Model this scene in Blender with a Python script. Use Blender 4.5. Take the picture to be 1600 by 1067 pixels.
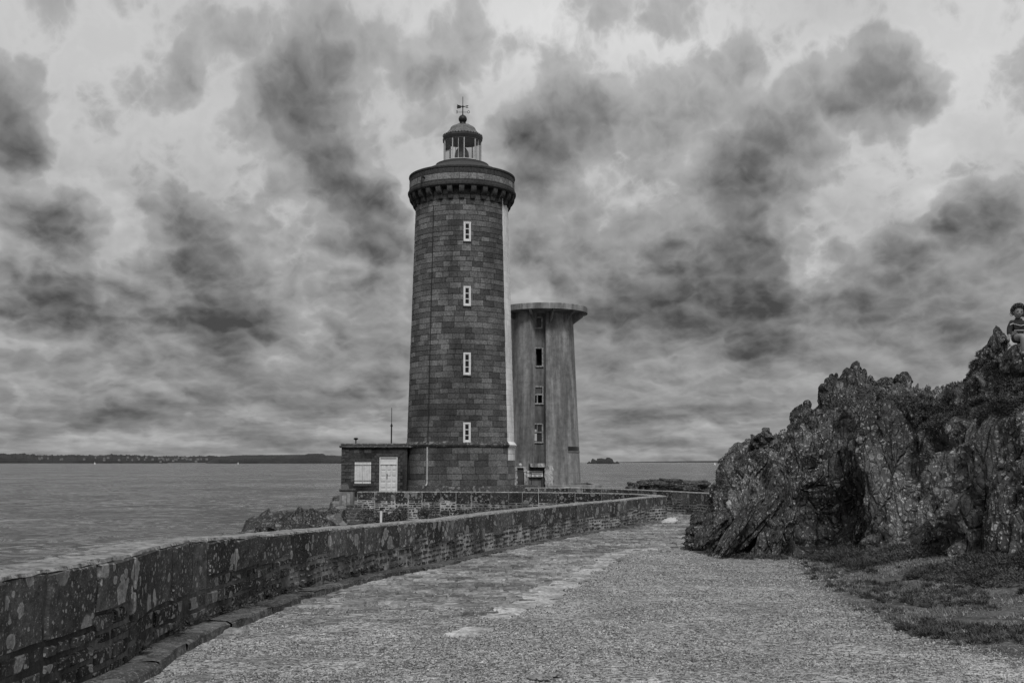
import bpy, math, random
import numpy as np
from mathutils import Vector
R = math.radians
random.seed(7); rng = np.random.default_rng(7)
for o in list(bpy.data.objects): bpy.data.objects.remove(o)
scn = bpy.context.scene
# ---------------------------------------------------------------- camera
F = 1700.0; EYE = 1.6; TH = math.atan((721.5-533.5)/F)
cam = bpy.data.cameras.new('camera'); co = bpy.data.objects.new('camera', cam)
scn.collection.objects.link(co); co.location = (0, 0, EYE); co.rotation_euler = (R(90)+TH, 0, 0)
cam.sensor_width = 36; cam.lens = 36*F/1600; cam.clip_start = .1; cam.clip_end = 200000
scn.camera = co
scn.view_settings.view_transform = 'Standard'; scn.view_settings.look = 'None'
scn.view_settings.exposure = 0.45; scn.view_settings.gamma = 1
CT, ST = math.cos(TH), math.sin(TH)
def ray(px, py):
    dx = (px-800)/F; dy = (533.5-py)/F
    return dx, CT-dy*ST, ST+dy*CT
def P(px, py, Y):
    a, b, c = ray(px, py); t = Y/b
    return Vector((a*t, Y, EYE+c*t))
# ---------------------------------------------------------------- node helper
class NT:
    def __init__(s, tree): s.t = tree; s.n = tree.nodes; s.l = tree.links
    def new(s, typ, **kw):
        n = s.n.new(typ)
        for k, v in kw.items(): setattr(n, k, v)
        return n
    def put(s, sock, v):
        if isinstance(v, bpy.types.NodeSocket): s.l.new(v, sock)
        elif v is not None:
            if hasattr(sock, 'default_value'):
                try: sock.default_value = v
                except Exception: sock.default_value = (v, v, v, 1) if sock.type == 'RGBA' else (v, v, v)
    def m(s, op, a, b=None, c=None, clamp=False):
        n = s.new('ShaderNodeMath', operation=op, use_clamp=clamp)
        for i, v in enumerate((a, b, c)): s.put(n.inputs[i], v)
        return n.outputs[0]
    def v(s, op, a, b=None, sc=None):
        n = s.new('ShaderNodeVectorMath', operation=op); s.put(n.inputs[0], a)
        if b is not None: s.put(n.inputs[1], b)
        if sc is not None: s.put(n.inputs['Scale'], sc)
        return n.outputs['Value'] if op in ('LENGTH', 'DOT_PRODUCT', 'DISTANCE') else n.outputs[0]
    def noise(s, vec, scale, detail=4, rough=.55, dist=0, lac=2.0):
        n = s.new('ShaderNodeTexNoise'); s.put(n.inputs['Vector'], vec)
        for k, q in (('Scale', scale), ('Detail', detail), ('Roughness', rough), ('Distortion', dist), ('Lacunarity', lac)): s.put(n.inputs[k], q)
        return n.outputs[0]
    def ncol(s, vec, scale, detail=2):
        n = s.new('ShaderNodeTexNoise'); s.put(n.inputs['Vector'], vec); n.inputs['Scale'].default_value = scale; n.inputs['Detail'].default_value = detail
        return n.outputs[1]
    def vor(s, vec, scale, feature='F1', out='Distance', rnd=1.0):
        n = s.new('ShaderNodeTexVoronoi', feature=feature); s.put(n.inputs['Vector'], vec)
        s.put(n.inputs['Scale'], scale); s.put(n.inputs['Randomness'], rnd)
        return n.outputs[out]
    def map(s, x, a, b, c=0., d=1., smooth=True):
        n = s.new('ShaderNodeMapRange', interpolation_type='SMOOTHSTEP' if smooth else 'LINEAR')
        for i, q in enumerate((x, a, b, c, d)): s.put(n.inputs[i], q)
        return n.outputs[0]
    def mix(s, f, a, b):            # float mix
        n = s.new('ShaderNodeMix', data_type='FLOAT'); s.put(n.inputs[0], f); s.put(n.inputs[2], a); s.put(n.inputs[3], b)
        return n.outputs[0]
    def scale(s, vec, xyz, loc=(0, 0, 0), rot=(0, 0, 0)):
        n = s.new('ShaderNodeMapping'); s.put(n.inputs[0], vec)
        n.inputs['Location'].default_value = loc; n.inputs['Rotation'].default_value = rot; n.inputs['Scale'].default_value = xyz
        return n.outputs[0]
    def bump(s, h, dist, strength=1., normal=None):
        n = s.new('ShaderNodeBump'); s.put(n.inputs['Height'], h); n.inputs['Distance'].default_value = dist; n.inputs['Strength'].default_value = strength
        if normal is not None: s.put(n.inputs['Normal'], normal)
        return n.outputs[0]
# ---------------------------------------------------------------- world: overcast sky, all greys (the photograph is monochrome)
SUN_EL, SUN_AZ = R(50), R(172)      # azimuth from +Y towards +X
w = bpy.data.worlds.new('World'); scn.world = w; w.use_nodes = True
N = NT(w.node_tree); N.n.clear()
out = N.new('ShaderNodeOutputWorld'); bg = N.new('ShaderNodeBackground'); N.l.new(bg.outputs[0], out.inputs[0])
sky = N.new('ShaderNodeTexSky', sky_type='NISHITA'); sky.sun_disc = False; sky.sun_elevation = SUN_EL; sky.sun_rotation = SUN_AZ
bw = N.new('ShaderNodeRGBToBW'); N.l.new(sky.outputs[0], bw.inputs[0])
tc = N.new('ShaderNodeTexCoord'); D = tc.outputs['Generated']
sx = N.new('ShaderNodeSeparateXYZ'); N.l.new(D, sx.inputs[0]); X_, Y_, Z_ = sx.outputs
az = N.m('ARCTAN2', X_, Y_); el = N.m('ARCSINE', Z_)
cb = N.new('ShaderNodeCombineXYZ'); N.put(cb.inputs[0], az); N.put(cb.inputs[1], el); AE = cb.outputs[0]
# gentle domain warp; the ragged cauliflower edges come from the billow noise below
w1 = N.v('SUBTRACT', N.ncol(AE, 8.0, 2), (.5, .5, .5)); w2 = N.v('SUBTRACT', N.ncol(AE, 30.0, 3), (.5, .5, .5))
AW = N.v('ADD', AE, N.v('ADD', N.v('SCALE', w1, sc=.040), N.v('SCALE', w2, sc=.030)))
def blobs(lst, src):
    acc = None
    for (px, py, rx, ry, rot, A) in lst:
        a, b, c = ray(px, py); L = math.sqrt(a*a+b*b+c*c)
        mp = N.new('ShaderNodeMapping', vector_type='TEXTURE'); N.l.new(src, mp.inputs[0])
        mp.inputs['Location'].default_value = (math.atan2(a, b), math.asin(c/L), 0)
        mp.inputs['Rotation'].default_value = (0, 0, R(rot)); mp.inputs['Scale'].default_value = (rx*1.6/F, ry*1.6/F, 1)
        g = N.new('ShaderNodeTexGradient', gradient_type='SPHERICAL'); N.l.new(mp.outputs[0], g.inputs[0])
        acc = N.m('MULTIPLY', g.outputs[1], A) if acc is None else N.m('MULTIPLY_ADD', g.outputs[1], A, acc)
    return acc
DK = blobs([(1030,340,150,150,0,.34),(1110,230,110,90,0,.2),(300,560,230,110,0,.15),(90,430,140,120,0,.12),(540,210,130,170,0,.15),(1400,480,180,110,0,.12),(900,260,130,130,0,.15),(1500,560,160,80,0,.15),(560,520,120,120,0,.25),(1000,500,160,60,0,.2),
 (1170,430,50,90,0,.5),(1400,140,50,60,0,.5),(1130,290,50,70,0,.4),(1180,110,50,40,0,.35),(465,95,75,75,0,.8),(520,60,60,50,0,.65),(455,215,85,60,0,1.),(500,160,70,70,0,.7),(540,285,60,60,-50,1.),(575,350,50,60,0,1.1),(620,80,70,45,0,.7),(685,108,35,30,0,.6),
 (8,170,45,60,0,1.4),(25,232,40,30,0,1.2),(-40,200,80,60,0,1),(80,345,60,42,0,1.1),(70,455,90,42,-10,1.),(140,495,75,40,-20,1.),(10,420,60,40,0,.4),
 (335,385,70,60,0,1.1),(330,470,85,60,0,1.1),(330,530,80,40,0,.8),(360,600,110,32,0,1.),(440,635,90,22,-8,1.),(250,635,90,22,0,.7),(400,490,60,30,0,.7),
 (500,400,60,30,0,.45),(545,455,70,30,0,.5),(600,560,80,60,0,.45),(600,400,50,60,0,.4),
 (850,220,70,50,0,1.1),(835,275,50,40,0,.9),(885,115,38,45,0,.7),(950,180,80,45,0,.9),(900,165,50,40,0,.6),
 (1000,420,110,70,0,.7),(1010,490,110,50,0,.9),(1100,460,90,80,0,1.0),(1155,360,75,90,0,1.1),(1190,270,60,70,0,.9),(1170,190,50,40,0,.5),(1235,195,80,45,20,.8),
 (1290,150,80,40,20,.6),(1340,110,60,45,0,.5),(1375,165,60,40,0,.9),(1370,90,40,40,40,.7),(1280,255,42,36,0,.9),(1060,180,50,35,0,.6),
 (1205,480,60,75,0,1.2),(1225,550,75,28,0,1.2),(1150,540,60,40,0,.5),(960,510,80,30,0,.5),(880,420,70,60,0,.5),(840,360,60,70,0,.5),(930,570,100,30,0,.5),
 (1375,440,80,42,20,1.1),(1310,500,70,28,0,1.1),(1440,390,50,35,20,.9),(1400,490,60,40,0,.6),
 (1525,325,50,45,0,1.),(1560,370,60,42,0,1.),(1600,330,40,40,0,.6),(1510,510,110,60,0,.75),(1560,440,80,60,0,.55),(1420,560,90,40,0,.5),
 (1065,645,140,16,0,1.),(930,650,60,14,0,.6),(980,600,70,18,0,.4),(1130,600,60,18,0,.3),
 (30,565,60,16,0,.7),(150,620,90,16,0,.5),(60,645,80,14,0,.6),(530,600,60,20,0,.4)], AW)
LT = blobs([(1480,130,170,130,0,.12),(900,20,260,70,0,.10),(1250,420,45,35,0,.16),(1030,270,70,60,0,.05),(1140,110,80,50,0,.08),(250,120,150,110,0,.05),(730,60,120,80,0,.06),(1020,60,160,70,0,.08),
 (1440,300,70,60,0,.10),(660,300,60,60,0,.05),(1240,400,40,40,0,.12),(430,330,60,60,0,.04),(1290,90,60,40,0,.08)], AW)

fl = N.m('DIVIDE', 1.0, N.m('ADD', N.m('MAXIMUM', el, 0.0), .42))       # clouds flatten towards the horizon
ps = N.new('ShaderNodeCombineXYZ'); N.put(ps.inputs[0], az); N.put(ps.inputs[1], N.m('MULTIPLY', fl, -.50)); N.put(ps.inputs[2], 3.1)
PS = N.v('ADD', ps.outputs[0], N.v('SCALE', w2, sc=.018))
def billow(vec, f, k, rough=.52):
    acc = None; a = 1.
    for i in range(k):
        n1 = N.m('ABSOLUTE', N.m('SUBTRACT', N.noise(N.v('ADD', vec, (i*1.7, i*.9, i*2.3)), f, 0, .5), .5))
        acc = N.m('MULTIPLY', n1, 2*a) if acc is None else N.m('MULTIPLY_ADD', n1, 2*a, acc); a *= rough; f *= 2.07
    return acc
bl = billow(PS, 15, 6); b3 = billow(PS, 13, 4, .45); bl2 = billow(N.v('ADD', PS, (.006, .010, 0)), 13, 4, .45)
emb = N.m('SUBTRACT', b3, bl2)                                         # lit from above right
soft = N.noise(PS, 6, 7, .55); big = N.noise(AW, 4, 5, .5)
K = N.map(el, .42, .05, .78, .90)
dens = N.m('ADD', N.m('MULTIPLY', DK, .80), N.m('ADD', N.m('MULTIPLY', N.m('SUBTRACT', bl, .40), K), N.m('MULTIPLY', N.m('SUBTRACT', soft, .55), N.map(el, .36, .12, .22, .8))))
dark = N.map(dens, .14, 1.05)
body = N.map(dens, -.12, .30)
base = N.m('ADD', N.map(el, 0.0, .40, .265, .485), N.m('MULTIPLY', N.m('SUBTRACT', big, .5), .22))
base = N.m('ADD', base, LT)
amt = N.map(el, .36, .16, .10, 1.)
base = N.m('ADD', base, N.m('MULTIPLY', N.m('MULTIPLY', emb, .20), amt))
rim = N.m('MULTIPLY', N.map(dens, -.20, .04), N.map(dens, .26, .06))
base = N.m('ADD', base, N.m('MULTIPLY', rim, .035))
mid = N.m('ADD', N.map(el, 0, .4, .22, .29), N.m('MULTIPLY', emb, .20))
lum = N.mix(N.m('MULTIPLY', body, .62), base, mid)
dk = N.m('ADD', N.m('ADD', N.m('ADD', N.map(dens, .5, 2.1, .175, .055), N.m('MULTIPLY', N.m('SUBTRACT', bl, .4), -.05)), N.m('MULTIPLY', emb, .17)), N.m('MULTIPLY', N.m('SUBTRACT', soft, .5), -.16))
dk = N.m('ADD', dk, N.map(el, .16, .40, 0., .055))
lum = N.mix(N.m('MULTIPLY', dark, .93), lum, N.m('MAXIMUM', dk, .035))
# layered flat cloud bars low over the sea
st = N.noise(N.scale(AE, (1, 6.5, 1)), 7.5, 7, .6)
low = N.m('MULTIPLY', N.map(el, .085, .02), N.map(el, .0, .010, .4, 1.))
lum = N.m('MULTIPLY', lum, N.mix(low, 1.0, N.map(st, .38, .62, 1.15, .70)))
lum = N.m('MULTIPLY', N.m('MAXIMUM', lum, .05), .86)
STR = .1
mixs = N.mix(.05, N.m('MULTIPLY', lum, 1/STR), N.m('MULTIPLY', bw.outputs[0], .35))
# below the horizon the dome is a plain dim grey
mixs = N.mix(N.map(Z_, -.02, 0.0), 1.2, mixs)
N.put(bg.inputs[0], mixs); bg.inputs[1].default_value = STR
# ---------------------------------------------------------------- sun (veiled by cloud)
sl = bpy.data.lights.new('sun', 'SUN'); so = bpy.data.objects.new('sun', sl); scn.collection.objects.link(so)
sl.energy = 1.5; sl.angle = R(14); sl.color = (1, 1, 1)
so.rotation_euler = Vector((math.sin(SUN_AZ)*math.cos(SUN_EL), math.cos(SUN_AZ)*math.cos(SUN_EL), math.sin(SUN_EL))).to_track_quat('Z', 'Y').to_euler()

# ================================================================ helpers
col = scn.collection
def tag(o, label=None, cat=None, group=None, kind=None):
    for k, v in (('label', label), ('category', cat), ('group', group), ('kind', kind)):
        if v: o[k] = v
    return o
def link(name, me, mat=None, parent=None):
    o = bpy.data.objects.new(name, me); col.objects.link(o)
    if mat is not None and me is not None: me.materials.append(mat)
    if parent is not None: o.parent = parent
    return o
def thing(name, label, cat, group=None, loc=(0, 0, 0)):
    o = bpy.data.objects.new(name, None); col.objects.link(o); o.location = loc; o.empty_display_size = .2
    return tag(o, label, cat, group)
def np_mesh(name, V, Fq, mat=None, parent=None, smooth=False, attrs=None):
    V = np.asarray(V, np.float32); Fq = np.asarray(Fq, np.int32); k = Fq.shape[1]
    me = bpy.data.meshes.new(name); me.vertices.add(len(V)); me.vertices.foreach_set('co', V.ravel())
    me.loops.add(Fq.size); me.loops.foreach_set('vertex_index', Fq.ravel())
    me.polygons.add(len(Fq)); me.polygons.foreach_set('loop_start', np.arange(0, Fq.size, k, dtype=np.int32))
    me.polygons.foreach_set('loop_total', np.full(len(Fq), k, np.int32))
    me.polygons.foreach_set('use_smooth', np.full(len(Fq), smooth))
    for a, v in (attrs or {}).items():
        at = me.attributes.new(a, 'FLOAT', 'POINT'); at.data.foreach_set('value', np.asarray(v, np.float32))
    me.update(calc_edges=True)
    return link(name, me, mat, parent)
class MB:
    def __init__(s): s.v = []; s.f = []
    def add(s, vs, fs):
        n = len(s.v); s.v += [tuple(q) for q in vs]; s.f += [tuple(i+n for i in f) for f in fs]; return s
    def box(s, x0, x1, y0, y1, z0, z1, c=0.0):
        if c <= 0:
            vs = [(x, y, z) for z in (z0, z1) for y in (y0, y1) for x in (x0, x1)]
            return s.add(vs, [(0, 2, 3, 1), (4, 5, 7, 6), (0, 1, 5, 4), (2, 6, 7, 3), (0, 4, 6, 2), (1, 3, 7, 5)])
        xs = (x0, x1); ys = (y0, y1); zs = (z0, z1); vs = []; idx = {}
        for a in (0, 1):
            for b in (0, 1):
                for d in (0, 1):
                    sx, sy, sz = (1, -1)[a], (1, -1)[b], (1, -1)[d]
                    for ax, q in enumerate(((xs[a], ys[b]+sy*c, zs[d]+sz*c), (xs[a]+sx*c, ys[b], zs[d]+sz*c), (xs[a]+sx*c, ys[b]+sy*c, zs[d]))):
                        idx[a, b, d, ax] = len(vs); vs.append(q)
        fs = []
        I = idx
        fs += [tuple(I[a, b, d, 0] for b, d in ((0, 0), (1, 0), (1, 1), (0, 1))) for a in (0, 1)]
        fs += [tuple(I[a, b, d, 1] for a, d in ((0, 0), (1, 0), (1, 1), (0, 1))) for b in (0, 1)]
        fs += [tuple(I[a, b, d, 2] for a, b in ((0, 0), (1, 0), (1, 1), (0, 1))) for d in (0, 1)]
        for b in (0, 1):
            for d in (0, 1): fs.append((I[0, b, d, 1], I[1, b, d, 1], I[1, b, d, 2], I[0, b, d, 2]))
        for a in (0, 1):
            for d in (0, 1): fs.append((I[a, 0, d, 0], I[a, 1, d, 0], I[a, 1, d, 2], I[a, 0, d, 2]))
            for b in (0, 1): fs.append((I[a, b, 0, 0], I[a, b, 1, 0], I[a, b, 1, 1], I[a, b, 0, 1]))
        for a in (0, 1):
            for b in (0, 1):
                for d in (0, 1): fs.append((I[a, b, d, 0], I[a, b, d, 1], I[a, b, d, 2]))
        return s.add(vs, fs)
    def xbox(s, M, *a, **k):           # box transformed by a matrix function
        t = MB().box(*a, **k); return s.add([M(Vector(q)) for q in t.v], t.f)
    def tube(s, a, b, r0, r1=None, n=8, cap=True):
        a = Vector(a); b = Vector(b); r1 = r0 if r1 is None else r1
        q = (b-a).to_track_quat('Z', 'Y'); vs = []
        for p, r in ((a, r0), (b, r1)):
            for i in range(n):
                t = 2*math.pi*i/n; vs.append(p + q @ Vector((r*math.cos(t), r*math.sin(t), 0)))
        fs = [(i, (i+1) % n, n+(i+1) % n, n+i) for i in range(n)]
        if cap: fs += [tuple(range(n))[::-1], tuple(range(n, 2*n))]
        return s.add(vs, fs)
    def lathe(s, prof, cx, cy, n=64, a0=0, a1=2*math.pi, close=False):
        full = abs(a1-a0) > 6.28; m = n if full else n+1; vs = []
        for r, z in prof:
            for i in range(m):
                t = a0+(a1-a0)*i/n; vs.append((cx+r*math.sin(t), cy-r*math.cos(t), z))
        fs = []
        k = len(prof)
        for j in range(k-1 if not close else k):
            j2 = (j+1) % k
            for i in range(n):
                i2 = (i+1) % m; fs.append((j*m+i, j*m+i2, j2*m+i2, j2*m+i))
        if not full and close: fs += [tuple(j*m for j in range(k)), tuple(j*m+m-1 for j in range(k))[::-1]]
        return s.add(vs, fs)
    def prism(s, pts, z0, z1):
        n = len(pts)
        return s.add([(x, y, z0) for x, y in pts]+[(x, y, z1) for x, y in pts], [tuple(range(n))[::-1], tuple(range(n, 2*n))]+[(i, (i+1) % n, n+(i+1) % n, n+i) for i in range(n)])
    def build(s, name, mat=None, parent=None, smooth=None):
        me = bpy.data.meshes.new(name); me.from_pydata(s.v, [], s.f); me.update()
        import bmesh
        b = bmesh.new(); b.from_mesh(me); bmesh.ops.recalc_face_normals(b, faces=b.faces)
        if smooth is not None:
            for f in b.faces: f.smooth = True
            for e in b.edges:
                if len(e.link_faces) == 2 and e.calc_face_angle(0) > R(smooth): e.smooth = False
        b.to_mesh(me); b.free()
        return link(name, me, mat, parent)
# ---- numpy noise
def _h(ix, iy, iz, seed):
    h = (ix.astype(np.int64)*374761393 + iy.astype(np.int64)*668265263 + iz.astype(np.int64)*2147483647 + seed*974634777) & 0xffffffff
    h = ((h ^ (h >> 13))*1274126177) & 0xffffffff; h = ((h ^ (h >> 16))*2246822519) & 0xffffffff
    return ((h ^ (h >> 15)) & 0xffffff)/float(0xffffff)
def vnoise(p, seed=0):
    i = np.floor(p).astype(np.int64); f = p-i; f = f*f*f*(f*(f*6-15)+10); r = 0
    for dx in (0, 1):
        for dy in (0, 1):
            for dz in (0, 1):
                wt = (f[:, 0] if dx else 1-f[:, 0])*(f[:, 1] if dy else 1-f[:, 1])*(f[:, 2] if dz else 1-f[:, 2])
                r = r + wt*_h(i[:, 0]+dx, i[:, 1]+dy, i[:, 2]+dz, seed)
    return r*2-1
def fbm(p, oct=5, seed=0, rough=.5):
    a = 1.; s = 0.; t = 0.; q = np.array(p, float)
    for k in range(oct): s = s+a*vnoise(q, seed+k*17); t += a; a *= rough; q = q*2.03+5.7
    return s/t
def facet(p, seed, tilt=.8, soft=26.):
    """blocky rock: nearest jittered cell gives an offset plane; returns (height, F2-F1)"""
    i = np.floor(p).astype(np.int64); n = len(p)
    d1 = np.full(n, 9.); d2 = np.full(n, 9.); h = np.zeros(n); ws = np.zeros(n)
    for dx in (-1, 0, 1):
        for dy in (-1, 0, 1):
            for dz in (-1, 0, 1):
                c = i+np.array([dx, dy, dz]); j = [_h(c[:, 0], c[:, 1], c[:, 2], seed+k) for k in range(7)]
                cp = c+np.stack(j[:3], 1); dv = p-cp; d = np.sqrt((dv**2).sum(1))
                hh = (j[3]*2-1)+tilt*((j[4]*2-1)*dv[:, 0]+(j[5]*2-1)*dv[:, 1]+(j[6]*2-1)*dv[:, 2])
                near = d < d1; d2 = np.where(near, d1, np.minimum(d2, d)); d1 = np.where(near, d, d1); w_ = np.exp(-soft*d); h += hh*w_; ws += w_
    return h/ws, d2-d1
def sstep(x, a, b):
    t = np.clip((x-a)/(b-a), 0, 1); return t*t*(3-2*t)
def in_poly(x, y, poly):
    r = np.zeros(x.shape, bool); n = len(poly)
    for i in range(n):
        x1, y1 = poly[i]; x2, y2 = poly[(i+1) % n]
        if y1 == y2: continue
        r ^= ((y1 > y) != (y2 > y)) & (x < (x2-x1)*(y-y1)/(y2-y1)+x1)
    return r
def poly_dist(x, y, poly, closed=True):
    d = np.full(x.shape, 1e9); n = len(poly)
    for i in range(n if closed else n-1):
        ax, ay = poly[i]; bx, by = poly[(i+1) % n]; vx, vy = bx-ax, by-ay
        t = np.clip(((x-ax)*vx+(y-ay)*vy)/(vx*vx+vy*vy+1e-9), 0, 1)
        d = np.minimum(d, np.hypot(x-ax-t*vx, y-ay-t*vy))
    return d
# ================================================================ materials (all grey: the photograph is black and white)
def newmat(name):
    m = bpy.data.materials.new(name); m.use_nodes = True; n = NT(m.node_tree); b = m.node_tree.nodes['Principled BSDF']
    return m, n, b
def setc(n, b, val, rough=.85, normal=None, spec=.3):
    n.put(b.inputs['Base Color'], val if isinstance(val, bpy.types.NodeSocket) else (val, val, val, 1))
    n.put(b.inputs['Roughness'], rough); b.inputs['Specular IOR Level'].default_value = spec
    if normal is not None: n.l.new(normal, b.inputs['Normal'])
def objco(n): return n.new('ShaderNodeTexCoord').outputs['Object']
def plain(name, v, rough=.6, var=.15, sc=6, metal=0, bmp=.003):
    m, n, b = newmat(name); c = objco(n)
    q = n.noise(c, sc, 6, .6)
    setc(n, b, n.m('MULTIPLY', v, n.map(q, .3, .7, 1-var, 1+var)), rough, n.bump(n.noise(c, sc*6, 4), bmp)); b.inputs['Metallic'].default_value = metal
    return m
def lichen(n, c, scale, rmin, rmax, seed=0., ring=True):
    """pale rounded lichen rosettes: 0..1 mask"""
    cw = n.v('ADD', c, n.v('SCALE', n.v('SUBTRACT', n.ncol(c, scale*2.2, 3), (.5, .5, .5)), sc=.35/scale))
    cw = n.v('ADD', cw, (seed, seed*.7, -seed))
    vv = n.new('ShaderNodeTexVoronoi', feature='F1'); n.put(vv.inputs['Vector'], cw); vv.inputs['Scale'].default_value = scale
    sp = n.new('ShaderNodeSeparateColor'); n.l.new(vv.outputs['Color'], sp.inputs[0])
    rad = n.map(sp.outputs[0], .35, 1.0, rmin, rmax, False)
    dd = n.m('SUBTRACT', rad, vv.outputs['Distance'])
    msk = n.map(dd, 0, .05)
    if ring: msk = n.m('MULTIPLY', msk, n.map(dd, .03, .22, 1., .62))
    return n.m('MULTIPLY', msk, n.map(n.noise(c, scale*7, 3, .7), .3, .6, .45, 1.))
def stone_mat(name, lo, hi, stain=.5, lich=0., lscale=5, speck=.3, bmp=.012, sc=1., rough=.9, big=.25):
    m, n, b = newmat(name); c = objco(n); g = n.new('ShaderNodeNewGeometry')
    rnd = g.outputs['Random Per Island']
    v = n.map(rnd, 0, 1, lo, hi, False)
    v = n.m('MULTIPLY', v, n.map(n.noise(c, 11*sc, 8, .75), .3, .7, .45, 1.6))
    v = n.m('MULTIPLY', v, n.map(n.noise(n.scale(c, (1, 1, .35)), big, 6, .6), .38, .6, 1-stain, 1.15))
    if speck: v = n.m('ADD', v, n.m('MULTIPLY', n.map(n.noise(c, 42*sc, 3, .7), .57, .68), speck))
    if lich:
        L = n.m('MAXIMUM', n.m('MAXIMUM', lichen(n, c, lscale, .05, .50), lichen(n, c, lscale*2.4, .0, .48, 3.3)), lichen(n, c, lscale*5, .0, .42, 7.7, False))
        patch = n.map(n.noise(c, 1.1, 4), .32, .44)
        L = n.m('MULTIPLY', L, patch)
        v = n.mix(n.m('MULTIPLY', L, .85), v, lich)
    h = n.m('ADD', n.noise(c, 9*sc, 8, .65), n.m('MULTIPLY', n.noise(c, 45*sc, 4, .6), .35))
    setc(n, b, v, rough, n.bump(h, bmp, 1.))
    return m

# ================================================================ site: levels and plan curves
def below(Y): return np.interp(Y, [-5, 0, 8, 14, 20, 30, 40, 200], [1.6, 1.6, 1.62, 1.78, 1.95, 2.13, 2.15, 2.15])
def G(px, py):
    a, b, c = ray(px, py); Y = 10.
    for _ in range(60): Y = below(Y)/(-c/b)
    return a/b*Y, Y
def spline(pts, step):
    p = np.array(pts, float); n = len(p); out = []
    for i in range(n-1):
        p0 = p[max(i-1, 0)]; p1 = p[i]; p2 = p[i+1]; p3 = p[min(i+2, n-1)]
        L = np.linalg.norm(p2-p1); k = max(2, int(L/step))
        for j in range(k):
            t = j/k; out.append(.5*((2*p1)+(-p0+p2)*t+(2*p0-5*p1+4*p2-p3)*t*t+(-p0+3*p1-3*p2+p3)*t**3))
    out.append(p[-1]); return np.array(out)
wb = [(165, 1067), (225, 1030), (300, 991), (367, 966), (450, 936), (525, 916), (600, 899), (675, 885), (760, 864), (825, 851), (900, 836), (974, 824), (1022, 815)]
W1 = [(-3.35, -4.), (-3.3, 0.), (-3.2, 4.)]+[G(*q) for q in wb]
HP = [(5.75, 40.9), (5.55, 42.2)]
W2 = [(4.75, 43.9), (3.0, 45.3), (0., 46.4), (-3.5, 46.9), (-6.55, 47.0)]
wall_base = spline(W1+HP+W2, .25)              # path-side (right-hand) face of the wall
class Curve:
    def __init__(s, pts):
        s.p = np.asarray(pts); d = np.diff(s.p, axis=0); L = np.hypot(d[:, 0], d[:, 1]); s.s = np.concatenate([[0], np.cumsum(L)]); s.L = s.s[-1]
        t = np.gradient(s.p, axis=0); t /= np.hypot(t[:, 0], t[:, 1])[:, None]; s.t = t
    def at(s, q, o=0.):                       # o: offset to the right of travel
        x = np.interp(q, s.s, s.p[:, 0]); y = np.interp(q, s.s, s.p[:, 1]); tx = np.interp(q, s.s, s.t[:, 0]); ty = np.interp(q, s.s, s.t[:, 1])
        k = np.hypot(tx, ty); return x+ty/k*o, y-tx/k*o
C1 = Curve(wall_base)
yard = [tuple(q) for q in wall_base[::4]]
plat = [(-3.6, -12)]+[(x-.2, y) for x, y in wall_base[::6]]+[(-7.5, 47), (-11.55, 71), (-12, 82), (6, 88), (24, 62), (44, 40), (60, 0), (60, -12)]
plat_np = plat
# foot of the rock outcrop
foot_px = [(1086, 838, 26.8), (1104, 847, 25.), (1135, 858, 23.6), (1200, 858, 23.2), (1262, 856, 23.2), (1330, 860, 22.2), (1400, 872, 20.6), (1480, 886, 18.8), (1560, 886, 17.4), (1640, 892, 16.), (1800, 905, 13.8), (2100, 950, 11.2), (2500, 1040, 8.8), (3400, 1180, 6.)]
foot = [tuple(P(a, b, y)) for a, b, y in foot_px]
foot_xy = [(q[0], q[1]) for q in foot]
def ground(x, y):
    z = EYE-below(y)
    d = poly_dist(x, y, foot_xy, False); px = 800+F*x/np.maximum(y, 1)
    return z+.30*np.exp(-(d/1.6)**2)*sstep(px, 1260, 1480)
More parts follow.
